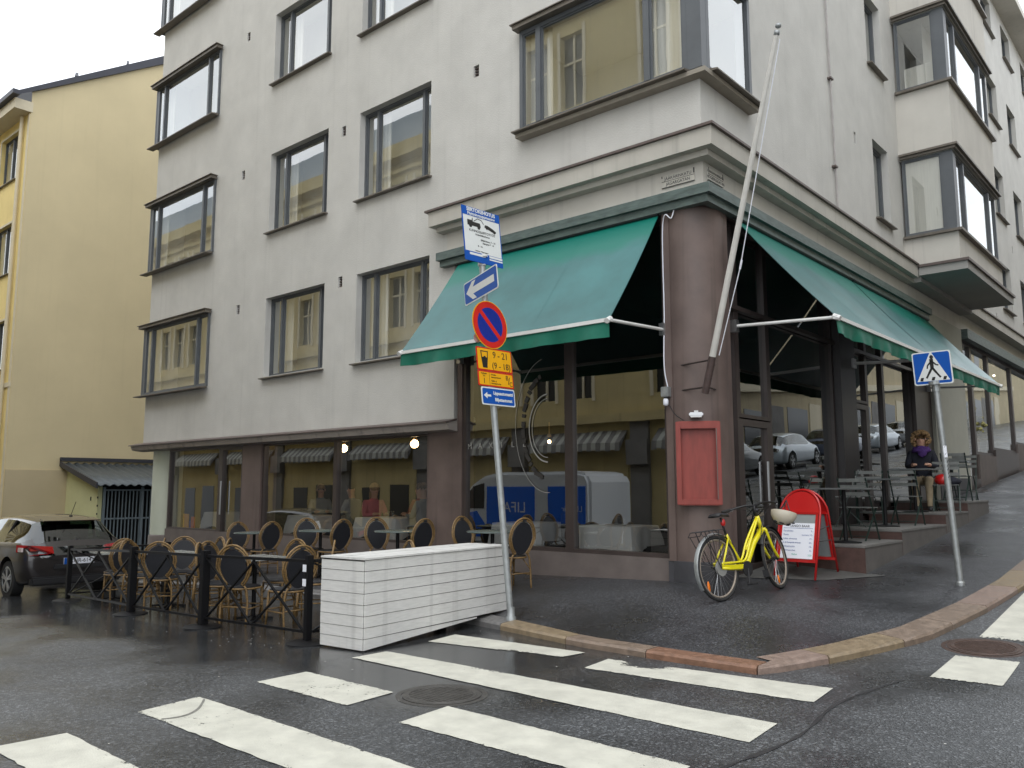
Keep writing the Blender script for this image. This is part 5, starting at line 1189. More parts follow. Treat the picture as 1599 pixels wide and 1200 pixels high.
# ------------------------------------------------------------------ vehicles
def car_body(mb_len, stations, name, paint, glassm, wheels, wr=.32, sub=2, plate_=True):
    """stations: (x, z_floor, z_belt, z_roof, halfwidth_low, halfwidth_belt, halfwidth_roof, flag) rear -> front"""
    root = []
    vs = []; fs = []; mi = []
    ring = []
    for (x, zf, zb_, zr_, wl_0, wb_, wr_) in stations:
        zm = zf+(zb_-zf)*.45
        pts = [(x, 0, zf), (x, wl_0*.92, zf), (x, wl_0, zf+.10), (x, max(wl_0, wb_)+.01, zm), (x, wb_, zb_-.06), (x, wb_-.035, zb_), (x, wr_+.03, zr_-.07), (x, wr_-.08, zr_), (x, 0, zr_+.02)]
        full = pts+[(p[0], -p[1], p[2]) for p in pts[-2:0:-1]]; ring.append(len(full)); vs += full
    n = ring[0]
    for i in range(len(stations)-1):
        for k in range(n):
            fs.append((i*n+k, i*n+(k+1) % n, (i+1)*n+(k+1) % n, (i+1)*n+k))
            kk = k if k < 8 else n-1-k
            a, b2 = stations[i], stations[i+1]
            g_ = 0
            gh0, gh1 = a[3]-a[2], b2[3]-b2[2]
            if kk == 5 and gh0 > .12 and gh1 > .12: g_ = 1
            if kk in (6, 7) and abs(a[3]-b2[3]) > .13: g_ = 1
            if kk == 5 and max(gh0, gh1) > .3 and min(gh0, gh1) <= .12: g_ = 0
            mi.append(g_)
    fs.append(tuple(range(n))); mi.append(0); fs.append(tuple((len(stations)-1)*n+k for k in range(n-1, -1, -1))); mi.append(0)
    me = bpy.data.meshes.new(name); me.from_pydata(vs, [], fs); me.materials.append(paint); me.materials.append(glassm); me.polygons.foreach_set('material_index', mi)
    bm = bmesh.new(); bm.from_mesh(me); bmesh.ops.recalc_face_normals(bm, faces=bm.faces)
    cl = bm.edges.layers.float.new('crease_edge')
    for e in bm.edges:
        if len(e.link_faces) == 2 and e.link_faces[0].material_index != e.link_faces[1].material_index: e[cl] = .75
    bm.to_mesh(me); bm.free()
    o = bpy.data.objects.new(name, me); col.objects.link(o)
    md = o.modifiers.new('s', 'SUBSURF'); md.levels = sub; md.render_levels = sub
    cut = MB()
    for (wx, wy) in wheels:
        cut.tube([(wx, wy-.5, wr+.02), (wx, wy+.5, wr+.02)], wr+.065, 32)
    co_ = bpy.data.objects.new('cut', cut.mesh('cut', M['blackp'])); col.objects.link(co_)
    bo = o.modifiers.new('b', 'BOOLEAN'); bo.operation = 'DIFFERENCE'; bo.object = co_; bo.solver = 'EXACT'
    dg = bpy.context.evaluated_depsgraph_get(); dg.update()
    m2 = bpy.data.meshes.new_from_object(o.evaluated_get(dg))
    bpy.data.objects.remove(o); bpy.data.objects.remove(co_)
    out = []
    for idx in (0, 1):
        bm = bmesh.new(); bm.from_mesh(m2)
        if idx == 0: dl = [f for f in bm.faces if f.material_index == 1]
        else: dl = [f for f in bm.faces if f.material_index != 1]
        bmesh.ops.delete(bm, geom=dl, context='FACES')
        m3 = bpy.data.meshes.new(name); bm.to_mesh(m3); bm.free(); m3.materials.clear()
        for q in ([paint, M['blackp'], M['blackp']] if idx == 0 else [glassm, glassm]): m3.materials.append(q)
        m3.polygons.foreach_set('use_smooth', [True]*len(m3.polygons)); m3.set_sharp_from_angle(angle=rad(40)); out.append(m3)
    return out
def make_wheel(par, x, y, r, side, rimm):
    b = MB(); s = side; b.tube([(x, y-.10*s, r), (x, y+.085*s, r)], r, 40); pr = [(r*.98, .09), (r*.9, .105), (r*.70, .105), (r*.68, .07)]
    ty = b.build('wheel', M['rubber'], par, smooth=40)
    rm_ = MB(); n = 40
    vs = []
    for (rr, h) in ((r*.70, .088), (r*.66, .095), (r*.64, .05), (.01, .045)):
        vs += [(x+rr*math.cos(2*math.pi*k/n), y+h*s, r+rr*math.sin(2*math.pi*k/n)) for k in range(n)]
    rm_.add(vs, [(i*n+k, i*n+(k+1) % n, (i+1)*n+(k+1) % n, (i+1)*n+k) for i in range(3) for k in range(n)])
    rm_.build('rim', M['blackp'] if False else rimm, ty, smooth=40)
    sp = MB()
    for k in range(5):
        a = 2*math.pi*k/5+.3
        for da in (-.16, .16): sp.bar((x+.03*math.cos(a), y+.085*s, r+.03*math.sin(a)), (x+r*.67*math.cos(a+da), y+.090*s, r+r*.67*math.sin(a+da)), .035, .022, up=(0, 1, 0))
    sp.tube([(x, y+.05*s, r), (x, y+.10*s, r)], .055, 14); sp.build('rim_spokes', M['steel'], ty)
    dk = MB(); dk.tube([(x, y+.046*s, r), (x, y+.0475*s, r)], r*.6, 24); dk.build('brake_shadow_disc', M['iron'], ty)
    return ty
HATCH = [(-.02, .36, .72, .76, .62, .74, .60), (.05, .30, .84, .90, .76, .86, .66), (.16, .24, .94, 1.00, .84, .89, .66), (.30, .22, .97, 1.16, .87, .90, .64), (.55, .20, .98, 1.36, .885, .905, .60),
         (.80, .20, .975, 1.415, .89, .905, .61), (1.5, .20, .955, 1.455, .895, .905, .62), (2.2, .20, .93, 1.44, .895, .90, .61), (2.7, .20, .91, 1.33, .89, .895, .58), (3.25, .20, .90, .97, .885, .88, .66), (3.7, .22, .82, .86, .87, .84, .60), (4.08, .25, .70, .73, .80, .74, .50), (4.22, .32, .58, .60, .64, .58, .40)]
def make_car(loc, rz, label, paint, detail=True, group=None, cat='car', st=HATCH, rot=None):
    t = thing('parked_car', label, cat, loc, rz, group, rot=rot)
    wh = [(.80, .78), (3.42, .78), (.80, -.78), (3.42, -.78)]
    mb_, gm = car_body(4.2, st, 'body', paint, M['glasscar'], wh, wr=.325)
    o = bpy.data.objects.new('body', mb_); col.objects.link(o); o.parent = t
    o = bpy.data.objects.new('windows', gm); col.objects.link(o); o.parent = t
    ib = MB(); ib.box(.45, -.72, .3, 3.3, .72, .90); ib.box(1.1, -.6, .9, 1.35, -.1, 1.25); ib.box(1.1, .1, .9, 1.35, .6, 1.25); ib.box(2.0, -.6, .9, 2.15, -.15, 1.28); ib.box(2.0, .15, .9, 2.15, .6, 1.28); ib.build('interior', M['blackp'], t)
    for (x, y) in wh: make_wheel(t, x, y+(.02 if y > 0 else -.02), .325, 1 if y > 0 else -1, M['galv'])
    if not detail: return t
    for sy in (1, -1):
        lb = MB()
        a = [(.36, .88*sy, .83), (.36, .88*sy, .945), (.10, .80*sy, .93), (.06, .46*sy, .90), (.03, .44*sy, .80), (.06, .78*sy, .79)]
        c = [(.36, .92*sy, .83), (.36, .92*sy, .955), (.03, .83*sy, .955), (-.03, .46*sy, .92), (-.055, .44*sy, .80), (-.005, .81*sy, .775)]
        lb.add(a+c, [(0, 1, 2, 3, 4, 5), tuple(range(11, 5, -1))]+[(i, (i+1) % 6, (i+1) % 6+6, i+6) for i in range(6)])
        l_ = lb.build('rear_light', M['redglow'], t)
        wb2 = MB(); wb2.box(.115, .888*sy, .84, .26, .925*sy, .91); wb2.build('indicator', mat('clear_lens', (.7, .6, .58), .15), l_)
    pb = MB(); pb.box(-.055, -.26, .60, -.03, .26, .71); p_ = pb.build('number_plate', M['paper'], t)
    pb = MB(); pb.box(-.0575, .215, .60, -.0555, .26, .71); pb.build('plate_band', M['s_blue'], p_)
    text('XNR-614', .10, M['ink'], p_, frame_m((-.058, -.02, .655), (0, -1, 0), (0, 0, 1), (-1, 0, 0)), sx=.95)
    b = MB(); b.box(-.06, -.42, .53, .02, .42, .60); b.build('plate_recess', M['blackp'], t)
    b = MB(); b.box(-.045, -.78, .25, .1, .78, .40); b.build('lower_bumper', M['blackp'], t, bevel=.03)
    # emblem: small silver upright figure shape
    e = MB(); e.add([(-.04, y, z) for (y, z) in ((.03, .78), (.045, .84), (.02, .875), (-.02, .87), (-.045, .84), (-.02, .835), (-.035, .80), (-.05, .78), (-.02, .785), (-.0, .80), (.01, .78))], [tuple(range(11))]); e.build('emblem', M['steel'], t)
    e = MB(); e.box(.42, -.02, 1.42, .48, .02, 1.45); e.bar((.45, 0, 1.45), (.26, 0, 1.70), .008); e.build('aerial', M['blackp'], t)
    e = MB(); e.hexa([(.36, -.50, 1.345), (.60, -.48, 1.372), (.60, .48, 1.372), (.36, .50, 1.345), (.35, -.50, 1.362), (.60, -.48, 1.402), (.60, .48, 1.402), (.35, .50, 1.362)]); e.build('spoiler', paint, t)
    e = MB(); e.bar((.185, -.02, 1.03), (.225, -.42, 1.05), .02, .02); e.tube([(.17, -.02, 1.0), (.24, -.02, 1.04)], .03, 10); e.build('wiper', M['blackp'], t)
    for sy in (1, -1):
        m_ = MB(); m_.ellipsoid((2.85, .99*sy, 1.0), (.06, .10, .07)); m_.build('mirror', paint, t, smooth=True)
        d = MB(); d.box(1.65, .9*sy-.005, .78, 1.85, .925*sy, .805); d.build('handle', paint, t)
        for xx in (1.25, 2.15):
            d = MB(); d.bar((xx, .908*sy, .30), (xx, .912*sy, .9), .008, .006); d.build('door_gap', M['blackp'], t)
        w_ = MB(); w_.bar((1.28, .80*sy, 1.0), (1.12, .67*sy, 1.36), .05, .03); w_.build('window_pillar', M['blackp'], t)
    return t
cx_, cy_ = -11.2, -2.85
make_car((cx_, cy_, Zr(cx_-1.5, cy_)-.0), rad(180), 'dark brown-grey hatchback parked beyond the left end of the terrace', paintm('car_paint_brown_grey', (.038, .033, .033)))
for k, (y, c, lab) in enumerate(((17, (.03, .045, .045), 'dark hatchback'), (22.5, (.55, .62, .68), 'pale silver hatchback'), (28.5, (.10, .13, .2), 'blue hatchback'), (34, (.6, .66, .72), 'white hatchback'), (40, (.4, .42, .44), 'grey hatchback'))):
    make_car((9.2, y, Zr(9.2, y)), 0, '%s across the uphill street, mirrored in the glazing, %s from the corner' % (lab, ('first', 'second', 'third', 'fourth', 'fifth')[k]), paintm('car_paint_%s' % lab.replace(' ', '_'), c), detail=False, group='cars parked across the uphill street', rot=(0, -math.atan(.09), rad(90)))
# van across the left street
vt = thing('parked_van', 'blue and white delivery van across the street, mirrored in the big window', 'van', (-13.75, -9.6, Zr(-11, -9.6)-.05))
b = MB(); prof = [(.02, .35), (-.02, .8), (.06, 1.12), (.5, 1.35), (1.25, 2.0), (1.75, 2.25), (2.3, 2.36), (5.1, 2.36), (5.45, 2.28), (5.58, 2.05), (5.62, .4), (4.9, .3), (.9, .3)]
b.prism(prof, -1.0, 1.0, ax=1); b.build('body', mat('van_white', (.78, .80, .83), .35, coat=.4), vt, bevel=.08)
b = MB(); b.box(1.9, 1.001, .85, 3.7, 1.012, 1.95); b.box(4.2, 1.001, .95, 5.45, 1.012, 1.95); b.prism([(.1, .5), (3.7, .5), (3.7, .84), (1.85, .84), (1.5, 1.25), (.5, 1.1)], 1.001, 1.011, ax=1); b.build('blue_panel', mat('van_blue', (.01, .15, .75), .4), vt)
b = MB(); b.add([(.62, 1.013, 1.32), (1.35, 1.013, 1.95), (1.80, 1.013, 2.05), (1.80, 1.013, 1.32)], [(0, 1, 2, 3)]); b.build('side_window', M['opp_d'], vt)
for (s_, z, x) in (('LIFA', .42, 2.95), ('LIFAair', .22, 5.0)): text(s_, z, M['paper'], vt, frame_m((x, 1.016, 1.35), (-1, 0, 0), (0, 0, 1), (0, 1, 0)), sx=1.1)
for x in (1.0, 4.7): make_wheel(vt, x, .90, .36, 1, M['galv']); make_wheel(vt, x, -.90, .36, -1, M['galv'])

# ------------------------------------------------------------------ bicycle
def P2R(x, y, fn=Zs): return Vector((x, y, fn(x, y)))
bA, bF = Vector((.50, -.80, Zs(.5, -.8))), Vector((.70, .30, Zs(.70, .30)))
bd = (bF-bA).normalized()
rzb = math.atan2(bd.y, bd.x); pt = -math.asin(bd.z)
bk = thing('bicycle', 'bright yellow step-through bicycle leaning by the corner column', 'bicycle', bA)
bk.matrix_world = Matrix.Translation(bA) @ Matrix.Rotation(rzb, 4, 'Z') @ Matrix.Rotation(pt, 4, 'Y') @ Matrix.Rotation(rad(-6), 4, 'X')
WR = .352
def bwheel(x, name, par, mtx=None):
    b = MB(); n = 48; b.tube([(x+(WR-.018)*math.cos(2*math.pi*k/n), 0, WR+(WR-.018)*math.sin(2*math.pi*k/n)) for k in range(n)], .019, 8, closed=True); w_ = b.build(name, M['rubber'], par, smooth=True)
    b = MB(); b.tube([(x+(WR-.045)*math.cos(2*math.pi*k/n), 0, WR+(WR-.045)*math.sin(2*math.pi*k/n)) for k in range(n)], .013, 6, closed=True); b.build('rim', mat('rim_tan', (.34, .29, .24), .4, metal=.4) if 'rimt' not in M else M['rimt'], w_, smooth=True)
    b = MB()
    for k in range(28):
        a = 2*math.pi*k/28; b.tube([(x+.02*math.cos(a+.5*(-1)**k), .02*(-1)**k, WR+.02*math.sin(a+.5*(-1)**k)), (x+(WR-.05)*math.cos(a), 0, WR+(WR-.05)*math.sin(a))], .0013, 3, caps=False)
    b.build('spokes', M['steel'], w_)
    b = MB(); b.tube([(x, -.05, WR), (x, .05, WR)], .024, 12); b.build('hub', M['blackp'], w_, smooth=50)
    return w_
rw = bwheel(0, 'rear_wheel', bk)
b = MB(); b.ellipsoid((-.20, -.0, WR-.18), (.02, .012, .065)); b.build('reflector', M['orange'], rw, smooth=True)
b = MB(); b.tube([(0, -.03, WR), (0, -.055, WR)], .085, 24); b.build('hub_guard', mat('clear_grey_disc', (.25, .25, .24), .3), rw)
FX = 1.10; BB = (.45, 0, .30); ST = (.20, 0, .70); HT = (.845, 0, .86); HB = (.895, 0, .70)
b = MB()
b.tube([BB, (.33, 0, .50), (.245, 0, .66), (.225, 0, .70)], .019, 12)                     # seat tube
b.tube([HB, (.70, 0, .56), (.50, 0, .32), BB], [.034, .034, .034, .03], 12)              # down tube
for s in (-.028, .028):
    b.tube(curve([(.835, s*.4, .835), (.62, s, .60), (.50, s, .43), (.43, s, .385), (.34, s, .385), (.0, s*1.9, .40)], 4), .013, 8)
    b.tube([(.23, s*.6, .66), (.12, s*1.6, .52), (0, s*2.1, WR)], .011, 8)               # seat stays
    b.tube([(.45, s*.8, .29), (.0, s*2.1, WR)], .013, 8)
b.tube([(.83, 0, .80), (.60, 0, .555), (.545, 0, .50)], .014, 8); b.tube([HB, HT], .026, 14); b.tube([(.65, -.028, .62), (.65, .028, .62)], .009, 6)
b.build('frame', M['yellow'], bk, smooth=True)
# steered front assembly
fr_ = bpy.data.objects.new('fork', MB().tube([(0, 0, 0), (0, 0, .1)], .01).mesh('fork_tmp', M['yellow'])); bpy.data.objects.remove(fr_)
f = MB(); ax0 = Vector((.905, 0, .665))
for s in (-.052, .052): f.tube(curve([(.90, s*.9, .70), (.93, s*1.0, .60), (1.0, s, .46), (FX, s, WR)], 4), [.016]*4*3+[.012], 8)
f.tube([(.90, -.05, .70), (.90, .05, .70)], .02, 8)
fk = f.build('fork', M['yellow'], bk, smooth=True)
fw = bwheel(FX, 'front_wheel', fk)
b = MB(); b.ellipsoid((FX-.02, 0, WR-.24), (.018, .012, .05)); b.build('reflector', M['orange'], fk, smooth=True)
def mudguard(x, a0, a1, par):
    b = MB(); n = 18; vs = []
    for k in range(n+1):
        a = rad(a0+(a1-a0)*k/n); r_ = WR+.03
        for (yy, dr) in ((-.027, -.012), (0, .004), (.027, -.012)): vs.append((x+(r_+dr)*math.cos(a), yy, WR+(r_+dr)*math.sin(a)))
    b.add(vs, [(k*3+j, k*3+j+1, k*3+4+j, k*3+3+j) for k in range(n) for j in range(2)]); b.build('mudguard', M['galv'] if x == 0 else M['blackp'], par, smooth=True)
    return
mudguard(0, 30, 212, bk); mudguard(FX, 30, 150, fk)
b = MB(); b.hexa([(FX-.33, -.03, WR-.12), (FX-.30, -.03, WR-.2), (FX-.30, .03, WR-.2), (FX-.33, .03, WR-.12), (FX-.36, -.035, WR-.10), (FX-.36, -.035, WR-.18), (FX-.36, .035, WR-.18), (FX-.36, .035, WR-.10)]); b.build('mud_flap', M['blackp'], fk)
h = MB(); h.tube([(.845, 0, .86), (.82, 0, .95), (.835, 0, .98)], .014, 8); h.build('stem', M['blackp'], fk, smooth=True)
h = MB(); h.tube(curve([(.66, .33, .97), (.72, .30, .975), (.83, .12, 1.0), (.845, 0, .985), (.83, -.12, 1.0), (.72, -.30, .975), (.66, -.33, .97)], 5), .0125, 8); hb_ = h.build('handlebar', M['blackp'], fk, smooth=True)
for s in (-1, 1):
    h = MB(); h.tube([(.655, .33*s, .97), (.75, .27*s, .98)], .018, 8); h.build('grip', M['rubber'], fk, smooth=True)
    h = MB(); h.tube(curve([(.76, .24*s, .99), (.80, .26*s, .97), (.74, .31*s, .955)], 3), .007, 5); h.build('brake_lever', M['steel'], fk)
h = MB(); h.ellipsoid((.87, 0, .93), (.035, .035, .03)); h.build('headlight', M['blackp'], fk, smooth=True)
h = MB(); h.tube(curve([(.80, .2, .98), (.93, .12, .93), (.93, .02, .80), (.88, .03, .72)], 4), .004, 5); h.tube(curve([(.80, -.2, .98), (.95, -.10, .92), (.90, -.03, .80), (.75, -.03, .60)], 4), .004, 5); h.build('cables', M['blackp'], fk)
# steer: rotate fork group about the head axis
steer = rad(-14)
piv = Vector((.87, 0, .78)); axis = (Vector(HT)-Vector(HB)).normalized()
fk.matrix_local = Matrix.Translation(piv) @ Matrix.Rotation(-steer, 4, axis) @ Matrix.Translation(-piv)
b = MB(); b.tube([(.225, 0, .69), (.17, 0, .89)], .0135, 10); b.build('seat_post', M['blackp'], bk, smooth=True)
b = MB(); b.ellipsoid((.20, 0, .835), (.03, .028, .045)); b.build('rear_lamp', M['red'], bk, smooth=True)
b = MB(); vs = []
prof = [(-.10, .078, .93), (-.06, .082, .945), (0, .06, .94), (.06, .03, .935), (.13, .018, .93), (.165, .012, .92)]
for (x, w_, z) in prof: vs += [(.15+x, -w_, z-.03), (.15+x, -w_*.8, z), (.15+x, 0, z+.004), (.15+x, w_*.8, z), (.15+x, w_, z-.03), (.15+x, 0, z-.035)]
b.add(vs, [(i*6+k, i*6+(k+1) % 6, (i+1)*6+(k+1) % 6, (i+1)*6+k) for i in range(5) for k in range(6)]+[(0, 1, 2, 3, 4, 5), (35, 34, 33, 32, 31, 30)]); b.build('saddle', M['blackp'], bk, smooth=True)
b = MB(); z = .765
b.tube([(.12, .06, z), (-.28, .06, z), (-.32, .04, z), (-.32, -.04, z), (-.28, -.06, z), (.12, -.06, z)], .006, 6)
for x in (.05, -.05, -.15, -.25): b.tube([(x, -.06, z), (x, .06, z)], .0045, 5)
for s in (-.065, .065):
    b.tube([(-.02, s, WR), (.02, s, z), ], .005, 5); b.tube([(-.02, s, WR), (-.22, s, z)], .005, 5); b.tube([(.12, s, z), (.19, s*.4, .66)], .005, 5); b.tube([(-.1, s, z), (-.1, s*1.6, z-.05), (-.3, s*1.6, z-.05), (-.3, s, z)], .0045, 5); b.tube([(-.15, s*1.6, z-.05), (-.10, s*1.2, .45)], .0045, 5); b.tube([(-.27, s*1.6, z-.05), (-.12, s*1.2, .42)], .0045, 5)
b.build('luggage_rack', M['blackp'], bk)
b = MB(); b.tube([(BB[0], -.05, BB[2]), (BB[0], -.062, BB[2])], .085, 24); b.tube([(BB[0], -.06, BB[2]), (BB[0]-.04, -.075, BB[2]-.16)], .012, 6); b.tube([(BB[0], .05, BB[2]), (BB[0]+.04, .075, BB[2]+.16)], .012, 6); cr_ = b.build('crankset', M['blackp'], bk, smooth=40)
b = MB(); b.box(BB[0]-.085, -.16, BB[2]-.175, BB[0]+.005, -.08, BB[2]-.155); b.box(BB[0]-.005, .08, BB[2]+.155, BB[0]+.085, .16, BB[2]+.175); b.build('pedal', M['blackp'], cr_)
b = MB(); b.hexa([(.0, -.058, WR+.035), (.45, -.058, BB[2]+.05), (.45, -.05, BB[2]+.05), (0, -.05, WR+.035), (0, -.058, WR-.01), (.45, -.058, BB[2]-.0), (.45, -.05, BB[2]), (0, -.05, WR-.01)]); b.build('chain_guard', M['yellow'], bk)
b = MB(); b.tube([(.02, .05, .33), (-.02, .12, .03)], .008, 6); b.build('kickstand', M['blackp'], bk)
# helmet hanging on the bars
hp = Vector((.80, .18, .80))
hm = thing('bicycle_helmet', 'cream bicycle helmet hanging upside down from the bicycle handlebar', 'helmet', hp, rot=(rad(168), rad(12), rad(35)))
b = MB(); b.ellipsoid((0, 0, -.05), (.15, .115, .145), 26, 12, z0=-.05); b.ellipsoid((0, 0, -.05), (.13, .10, .125), 26, 10, z0=-.05); b.build('shell', M['cream_h'], hm, smooth=True)
for (x, y) in ((.06, .03), (.06, -.03), (-.02, .045), (-.02, -.045), (-.08, .02), (-.08, -.02), (.11, 0)):
    z = .145*math.sqrt(max(0, 1-(x/.15)**2-(y/.115)**2))-.05; MB().ellipsoid((x, y, z), (.03, .011, .012), 10, 6).build('vent', M['blackp'], hm, smooth=True)
b = MB()
for s in (-1, 1): b.tube(curve([(.05, .09*s, -.05), (.02, .07*s, -.13), (.01, .01*s, -.20)], 4), .006, 5); b.tube(curve([(-.07, .08*s, -.05), (-.02, .07*s, -.12), (.01, .01*s, -.20)], 4), .006, 5)
b.build('strap', M['blackp'], hm)

# ------------------------------------------------------------------ A-board menu
ab_ = thing('menu_board', 'red arched A-frame board with handwritten white menu in front of the door', 'sandwich board', (.60, .90, Zs(.6, .9)), rad(-2))
def aframe(side, dyb):
    y0, yt = (0 if side == 0 else .72), (.33 if side == 0 else .39)
    H = 1.10
    def pt(x, z): return (x, y0+(yt-y0)*z/H, z)
    z0 = Zs(.6, 1.6)-Zs(.6, .9) if side else 0
    w = .262; path = [(-w, z0), (-w, .80)]+[(-w*math.cos(math.pi*k/14), .80+.29*math.sin(math.pi*k/14)) for k in range(1, 14)]+[(w, .80), (w, z0)]
    b = MB(); b.tube([pt(x, z) for x, z in path], .015, 8); b.build('frame_tube', M['red'], ab_, smooth=True)
    b = MB(); half = [(-w*math.cos(math.pi*k/14)*.95, .80+.27*math.sin(math.pi*k/14)) for k in range(15)]
    a = [Vector(pt(x, z)) for x, z in half]; c = [v+Vector((0, .004, 0)) for v in a]; b.add(a+c, [tuple(range(15)), tuple(range(29, 14, -1))]); b.build('arch_panel', M['red'], ab_)
    b = MB(); b.bar(pt(-w, .80), pt(w, .80), .03, .03); b.bar(pt(-w, .22), pt(w, .22), .035, .035); b.bar(pt(-w+.035, .22), pt(-w+.035, .8), .03, .02); b.bar(pt(w-.035, .22), pt(w-.035, .8), .03, .02); b.build('panel_frame', M['red'], ab_)
    b = MB(); b.quad(pt(-w+.05, .24), pt(w-.05, .24), pt(w-.05, .785), pt(-w+.05, .785)); b.build('grey_backing', mat('grey_backing', (.28, .30, .30), .3), ab_)
    pe = -.006 if side == 0 else .006
    b = MB(); b.add([tuple(Vector(pt(x, z))+Vector((0, pe, 0))) for x, z in ((-w+.052, .245), (w-.052, .245), (w-.052, .675), (-w+.052, .675))], [(0, 1, 2, 3)]); pp = b.build('menu_sheet', M['paper'], ab_)
    if side == 0:
        zv = Vector((0, (yt-y0)/H, 1)).normalized(); nv = Vector((1, 0, 0)).cross(zv)
        random.seed(21)
        def tx(s_, x, z, sz, m, al='LEFT'): text(s_, sz, m, pp, frame_m(Vector(pt(x, z))+Vector((0, -.009, 0)), (1, 0, 0), zv, nv), align=al, sx=.95, ext=.0004)
        tx('TANGO BAAR', -.12, .638, .044, M['ink'])
        b = MB(); b.add([tuple(Vector(pt(x, z))+Vector((0, -.009, 0))) for x, z in ((-.19, .610), (.19, .610), (.19, .614), (-.19, .614))], [(0, 1, 2, 3)]); b.build('rule_line', M['inkblue'], pp)
        for k, (l_, r_) in enumerate((('Parsakeitto', '9,-'), ('Vitello', 'tonnato 14,-'), ('Lohta, sitruunaa', '19,-'), ('ja & Kampela-wiener', '24,-'), ('Fenkolirisotto', '18,-'), ('Vadelmasorbet', '8,-'))): 
            tx(l_, -.19, .578-k*.047, .030, M['inkblue']); tx(r_, .195, .578-k*.047, .030, M['inkblue'], 'RIGHT')
        tx('Kahvi', -.06, .295, .032, M['inkgreen']); tx('3,50', .195, .288, .030, M['inkgreen'], 'RIGHT')
aframe(0, 0); aframe(1, 0)
b = MB(); b.tube([(.26, .14, .46), (.26, .57, .46)], .006, 5); b.tube([(.26, .19, .60), (.26, .52, .64)], .006, 5); b.build('stay', M['blackp'], ab_)

# ------------------------------------------------------------------ terrace platform (steps)
tp = thing('terrace_platform', 'stepped stone platform for cafe tables climbing along the right street glazing', 'steps', (0.6, 1.7, .1))
stp = [(1.70, 3.25, .41), (3.25, 5.60, .55), (5.60, 7.08, .73), (7.08, 8.70, .90)]
for (y0, y1, z) in stp:
    b = MB(); b.box(.0, y0, -.2, 1.20, y1-.002, z-.035); s_b = b.build('step', M['steps'], tp, world=True)
    b = MB(); b.box(-.12, y0-.012, z-.034, 1.21, y1-.014, z); b.build('step_top', M['stept'], s_b, world=True, bevel=.006)
    b = MB(); b.box(.0, y0-.008, -.2, 1.203, y0-.001, z-.036); b.build('riser', M['step'], s_b, world=True)
b = MB(); b.box(-.3, .56, -.2, .0, 1.7, .03); b.build('threshold', M['stept'], tp, world=True)
b = MB(); b.add([(x, y, Zs(x, y)+.004) for (x, y) in ((0, .5), (.9, 1.0), (1.45, 1.7), (1.2, 1.7), (0, 1.7))], [(0, 1, 2, 3, 4)]); b.build('worn_slab', mat('worn_slab', (.09, .09, .085), .5, var=.25, scale=5), tp, world=True)

# folding chairs and square tables on the platform
M['slat'] = mat('folding_chair_slat', (.17, .18, .17), .5, var=.15, scale=10); M['gsteel'] = mat('dark_green_steel', (.018, .035, .028), .4)
def make_folding():
    t = thing('folding_chair', 'x', 'chair')
    b = MB()
    for s in (-.2, .2):
        b.bar((s, -.20, 0), (s, .17, .86), .022, .008); b.bar((s*.9, .22, 0), (s*.9, -.19, .45), .022, .008)
    b.bar((-.2, -.12, .19), (.2, -.12, .19), .012); b.bar((-.18, .17, .06), (.18, .17, .06), .012); b.build('frame', M['gsteel'], t)
    for k in range(5):
        y = -.19+k*.075; MB().box(-.20, y, .445, .20, y+.055, .457).build('seat_slat', M['slat'], t)
    for z in (.64, .74, .83): b = MB(); y = -.20+.37*z/.86; b.box(-.21, y-.016, z-.025, .21, y-.004, z+.025); b.build('back_slat', M['slat'], t)
    return t
fc = make_folding()
tsq = thing('terrace_table', 'x', 'table'); MB().box(-.33, -.33, .70, .33, .33, .725).build('tabletop', mat('dark_grey_top', (.12, .13, .13), .25, var=.15), tsq, bevel=.005); MB().cyl((0, 0, .02), (0, 0, .70), .027).build('column', M['black'], tsq); MB().lathe((0, 0, 0), [(.2, 0), (.2, .012), (.05, .03)], 20).build('foot', M['black'], tsq)
tabs = [((.82, 2.12, .41), 'dark square table on the lowest platform step behind the menu board'), ((.70, 4.2, .55), 'dark square table on the second platform step'), ((.66, 5.95, .73), 'dark table on the third step in front of the seated woman'), ((.72, 8.1, .90), 'dark table on the highest platform step behind the woman')]
for k, (p, l) in enumerate(tabs): place(tsq, k == 0, p, .03*k, l, 'tables on the stepped platform')
fcs = [((.30, 2.15, .41), -90, 'slatted folding chair on the lowest step between table and window'), ((.75, 2.85, .41), 175, 'slatted folding chair on the lowest step uphill of its table'), ((.35, 3.65, .55), -70, 'folding chair on the second step against the glazing'), ((.80, 4.95, .55), 178, 'folding chair on the second step uphill of its table'),
       ((.30, 4.75, .55), -160, 'folding chair on the second step beside the dark window post'), ((.60, 6.75, .73), 0, 'folding chair carrying the seated woman'), ((1.02, 6.5, .73), 10, 'folding chair with the red bag beside the woman'), ((.95, 7.5, .90), 180, 'folding chair on the top step, downhill of its table'), ((.35, 7.7, .90), -80, 'folding chair on the top step by the wall'), ((.85, 8.55, .90), 5, 'folding chair at the uphill end of the top step')]
# local front of a folding chair is -Y
for k, (p, a, l) in enumerate(fcs): place(fc, k == 0, p, rad(a), l, 'folding chairs on the stepped platform')
bg_ = thing('shoulder_bag', 'red and dark bag lying on the folding chair beside the woman', 'bag', (1.02, 6.48, 1.19))
b = MB(); b.ellipsoid((-.05, -.02, .08), (.12, .10, .10), 14, 8, jit=.06); b.build('red_pouch', M['red'], bg_, smooth=True)
b = MB(); b.ellipsoid((.09, .02, .05), (.15, .12, .08), 14, 8, jit=.06); b.build('dark_bag', M['coat'], bg_, smooth=True)

